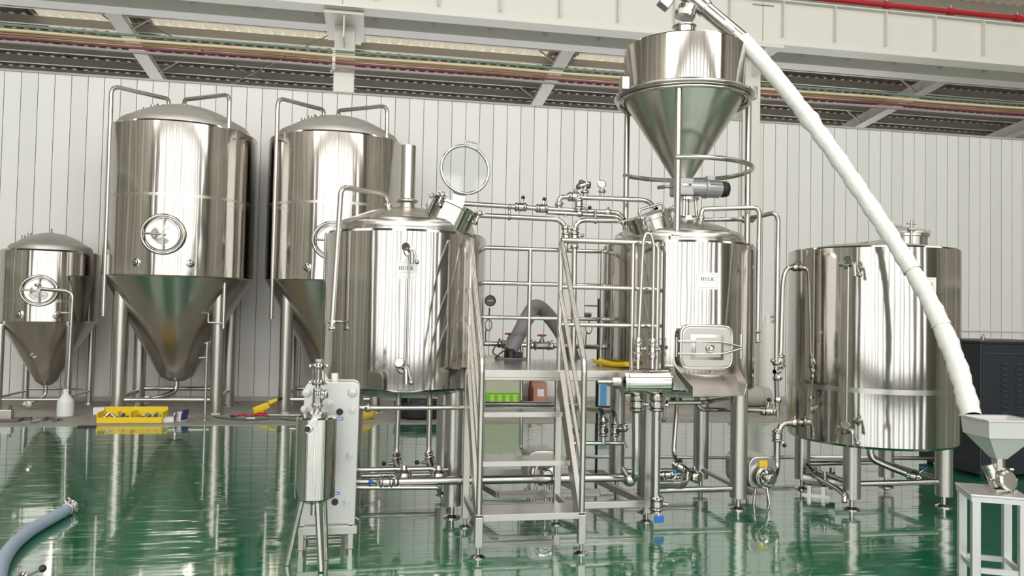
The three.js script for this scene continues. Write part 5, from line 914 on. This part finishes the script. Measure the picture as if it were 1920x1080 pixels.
{
  const a = [-3.931, 0, -11.129], t = thing('plastic_jug', 'cloudy white plastic jug on the floor under the small fermenter', 'jug', a);
  part(t, 'body', lathe([[0, 0], [0.095, 0], [0.1, 0.015], [0.1, 0.19], [0.085, 0.23], [0.04, 0.29], [0.032, 0.31], [0.032, 0.34], [0, 0.34]], 40, true), std(lin(0.74, 0.77, 0.74), 0.35)); part(t, 'cap', cylY(0.036, 0.33, 0.36, 24), M.card);
}
{
  const a = [-2.1, 0, -10.712], top = [-2.085, 0.996, -10.55], t = thing('sample_standpipe', 'thin upright steel standpipe with a flat cap in front of the big fermenter leg', 'pipe', [a[0], 0, a[2]]);
  part(t, 'tube', cylY(0.018, 0.0, 1.02, 16), M.tube); part(t, 'cap', lathe([[0.05, 1.0], [0.05, 1.02], [0.02, 1.03], [0, 1.03]], 24), M.tube); part(t, 'foot', lathe([[0.05, 0], [0.05, 0.01], [0.018, 0.014]], 24), M.tube); part(t, 'side_stub', rod([0, 0.82, 0], [-0.1, 0.81, -0.02], 0.01), M.tube);
}
{
  const a = [-1.45, 0, -11.154], t = thing('cordless_drill', 'yellow cordless drill lying on the concrete with its red battery', 'drill', a, 0.3);
  part(t, 'body', [box(0.22, 0.09, 0.09, 0.03, 0.1, 0, 0.02).rotateZ(0.35), place(cylY(0.035, -0.07, 0.07, 20, 0, 0, 0.02), [0.16, 0.19, 0], [1, 0.4, 0])], M.yellow); part(t, 'handle', box(0.08, 0.13, 0.07, 0, 0.07, 0, 0.015).rotateZ(0.2), M.yellow); part(t, 'chuck', place(cylY(0.028, 0, 0.06, 18, 0, 0, 0.016), [0.21, 0.21, 0], [1, 0.4, 0]), M.black); part(t, 'battery', box(0.13, 0.05, 0.08, -0.01, 0.025, 0, 0.01), M.red);
  const b = [-1.623, 0, -11]; const g = thing('red_rag', 'crumpled dark red cord lying left of the yellow drill', 'cord', b); part(g, 'cord', smoothPipe([[-0.16, 0.012, 0.02], [-0.06, 0.03, -0.03], [0.04, 0.02, 0.03], [0.14, 0.025, -0.02], [0.3, 0.02, 0.01]], 0.014, 50, 10), M.red); part(g, 'plug', box(0.05, 0.03, 0.04, -0.18, 0.016, 0.02, 0.006), M.black);
}
{
  const t = thing('flat_hose', 'flattened dull green hose lying across the concrete below the second fermenter', 'hose'), P = [[-2.038, 0, -11.014], [-1.81, 0, -10.8], [-1.523, 0, -10.69], [-1.194, 0, -10.778], [-0.931, 0, -10.617], [-0.625, 0, -10.556]].map((p) => [p[0], 0.012, p[2]]);
  const g = smoothPipe(P, 0.035, 60, 14), p = g.attributes.position; for (let i = 0; i < p.count; i++) p.setY(i, 0.003 + Math.max(0, (p.getY(i) + 0.023) * 0.32)); g.computeVertexNormals(); part(t, 'hose', g, std(lin(0.10, 0.20, 0.16), 0.45)); part(t, 'coupling', rod([P[2][0] - 0.05, 0.025, P[2][2]], [P[2][0] + 0.06, 0.025, P[2][2]], 0.024), M.cast);
}
run('thin steel tube lying on the concrete beside the flat green hose', [[-1.33, 0.03, -10.981], [-0.648, 0.03, -10.906]], 0.018, 0.02, 'loose_tube');
{
  const a = [-4.444, 0, -10.707], t = thing('machine_vice', 'grey metal clamp block among scraps at the far left of the concrete', 'vice', a);
  part(t, 'block', box(0.14, 0.12, 0.1, -0.01, 0.09, 0, 0.01), M.plate); part(t, 'base', box(0.26, 0.04, 0.16, 0.03, 0.02, 0, 0.008), M.darkSteel); part(t, 'screw', rod([0.02, 0.12, 0], [0.03, 0.2, 0], 0.02), M.darkSteel);
  for (const [i, p] of [[-4.247, 0, -10.794], [-4.066, 0, -10.553], [-4.027, 0, -10.738], [-4.032, 0, -10.883], [-3.884, 0, -10.685], [-3.869, 0, -10.78]].entries()) single('metal_scrap', [box(0.1 - i * 0.008, 0.025, 0.05, 0, 0.014, 0, 0.004), rod([-0.04, 0.03, 0], [0.05, 0.035, 0.02], 0.012, 8)], i % 2 ? M.cast : M.darkSteel, ['first', 'second', 'third', 'fourth', 'fifth', 'sixth'][i] + ' small metal offcut counted rightward from the clamp block to the jug', 'scrap', p, i * 0.8, 'metal offcuts at the concrete edge');
  single('black_strip', box(0.2, 0.02, 0.06, 0, 0.01, 0, 0.004), M.black, 'flat black strip on the edge between concrete and green floor', 'strip', [-3.344, 0, -10.168], 0.05);
}
{
  const a = [-0.059, 0, -10.736], t = thing('yellow_cloth', 'crumpled mustard yellow bag on the concrete behind the heat exchanger', 'bag', a), g = new THREE.SphereGeometry(0.14, 32, 20).scale(1.1, 0.65, 0.8), p = g.attributes.position;
  for (let i = 0; i < p.count; i++) { const k = 1 + 0.12 * Math.sin(p.getX(i) * 40 + p.getY(i) * 25) * Math.cos(p.getZ(i) * 33); p.setXYZ(i, p.getX(i) * k, Math.max(-0.06, p.getY(i) * k) + 0.06, p.getZ(i) * k); } g.computeVertexNormals(); part(t, 'bag', g, std(lin(0.55, 0.40, 0.04), 0.6)); part(t, 'knot', [cylY(0.02, 0.13, 0.19, 12, 0.03, 0, 0.03)], std(lin(0.5, 0.36, 0.05), 0.6));
}
// ---------------------------------------------------------------- grey-blue hose in the foreground
{
  const t = thing('water_hose', 'grey-blue hose with a steel clamp end lying on the wet green floor', 'hose'), H = 0.045;
  const pts = [[-1.777, 0.045, -4.166], [-1.891, 0.045, -4.517], [-1.986, 0.045, -4.789], [-2.068, 0.045, -5.125], [-2.097, 0.045, -5.457], [-2.081, 0.045, -5.752], [-2.07, 0.045, -5.963]];
  const path = spline(pts, 60);
  part(t, 'tube', sweep(path, 0.04, 24, true), std(lin(0.27, 0.35, 0.45), 0.35));
  const e = V(pts[6]), d = e.clone().sub(V(pts[5])).normalize(), at = (k) => e.clone().addScaledVector(d, k).toArray();
  const f = part(t, 'fitting', [rod(at(-0.02), at(0.06), 0.037, 24), ferrule(0.052, at(0.055), d.toArray(), 0.016), place(torus(0.041, 0.006, 32).rotateX(Math.PI / 2), at(-0.01), d.toArray())], M.polish);
  parts(f, 'clamp_screw', [rod([at(0.0)[0], 0.085, at(0)[2]], [at(0.0)[0] - 0.02, 0.105, at(0)[2]], 0.012), rod([at(0.055)[0], 0.09, at(0.055)[2]], [at(0.055)[0] - 0.02, 0.115, at(0.055)[2]], 0.01)], M.cast);
  part(f, 'bore', place(cylY(0.034, 0.06, 0.074, 24), e.toArray(), d.toArray()), M.black);
  const a = [-1.724, 0.05, -4.643], h = thing('floor_valve', 'black-knobbed valve lever lying at the bottom left edge of the picture', 'valve', [a[0], 0, a[2]]);
  part(h, 'body', [rod([-0.03, 0.03, 0.16], [-0.06, 0.03, 0.26], 0.03, 20), ferrule(0.042, [-0.03, 0.042, 0.16], [-0.3, 0, 1], 0.014)], M.polish); part(h, 'lever', rod([-0.04, 0.05, 0.17], [0, 0.05, 0], 0.006, 8), M.tube); part(h, 'knob', new THREE.SphereGeometry(0.02, 18, 12).translate(0, 0.05, 0), M.black);
}

scene.traverse((o) => { if (o.isMesh) o.castShadow = o.receiveShadow = true; });
renderer.render(scene, camera);
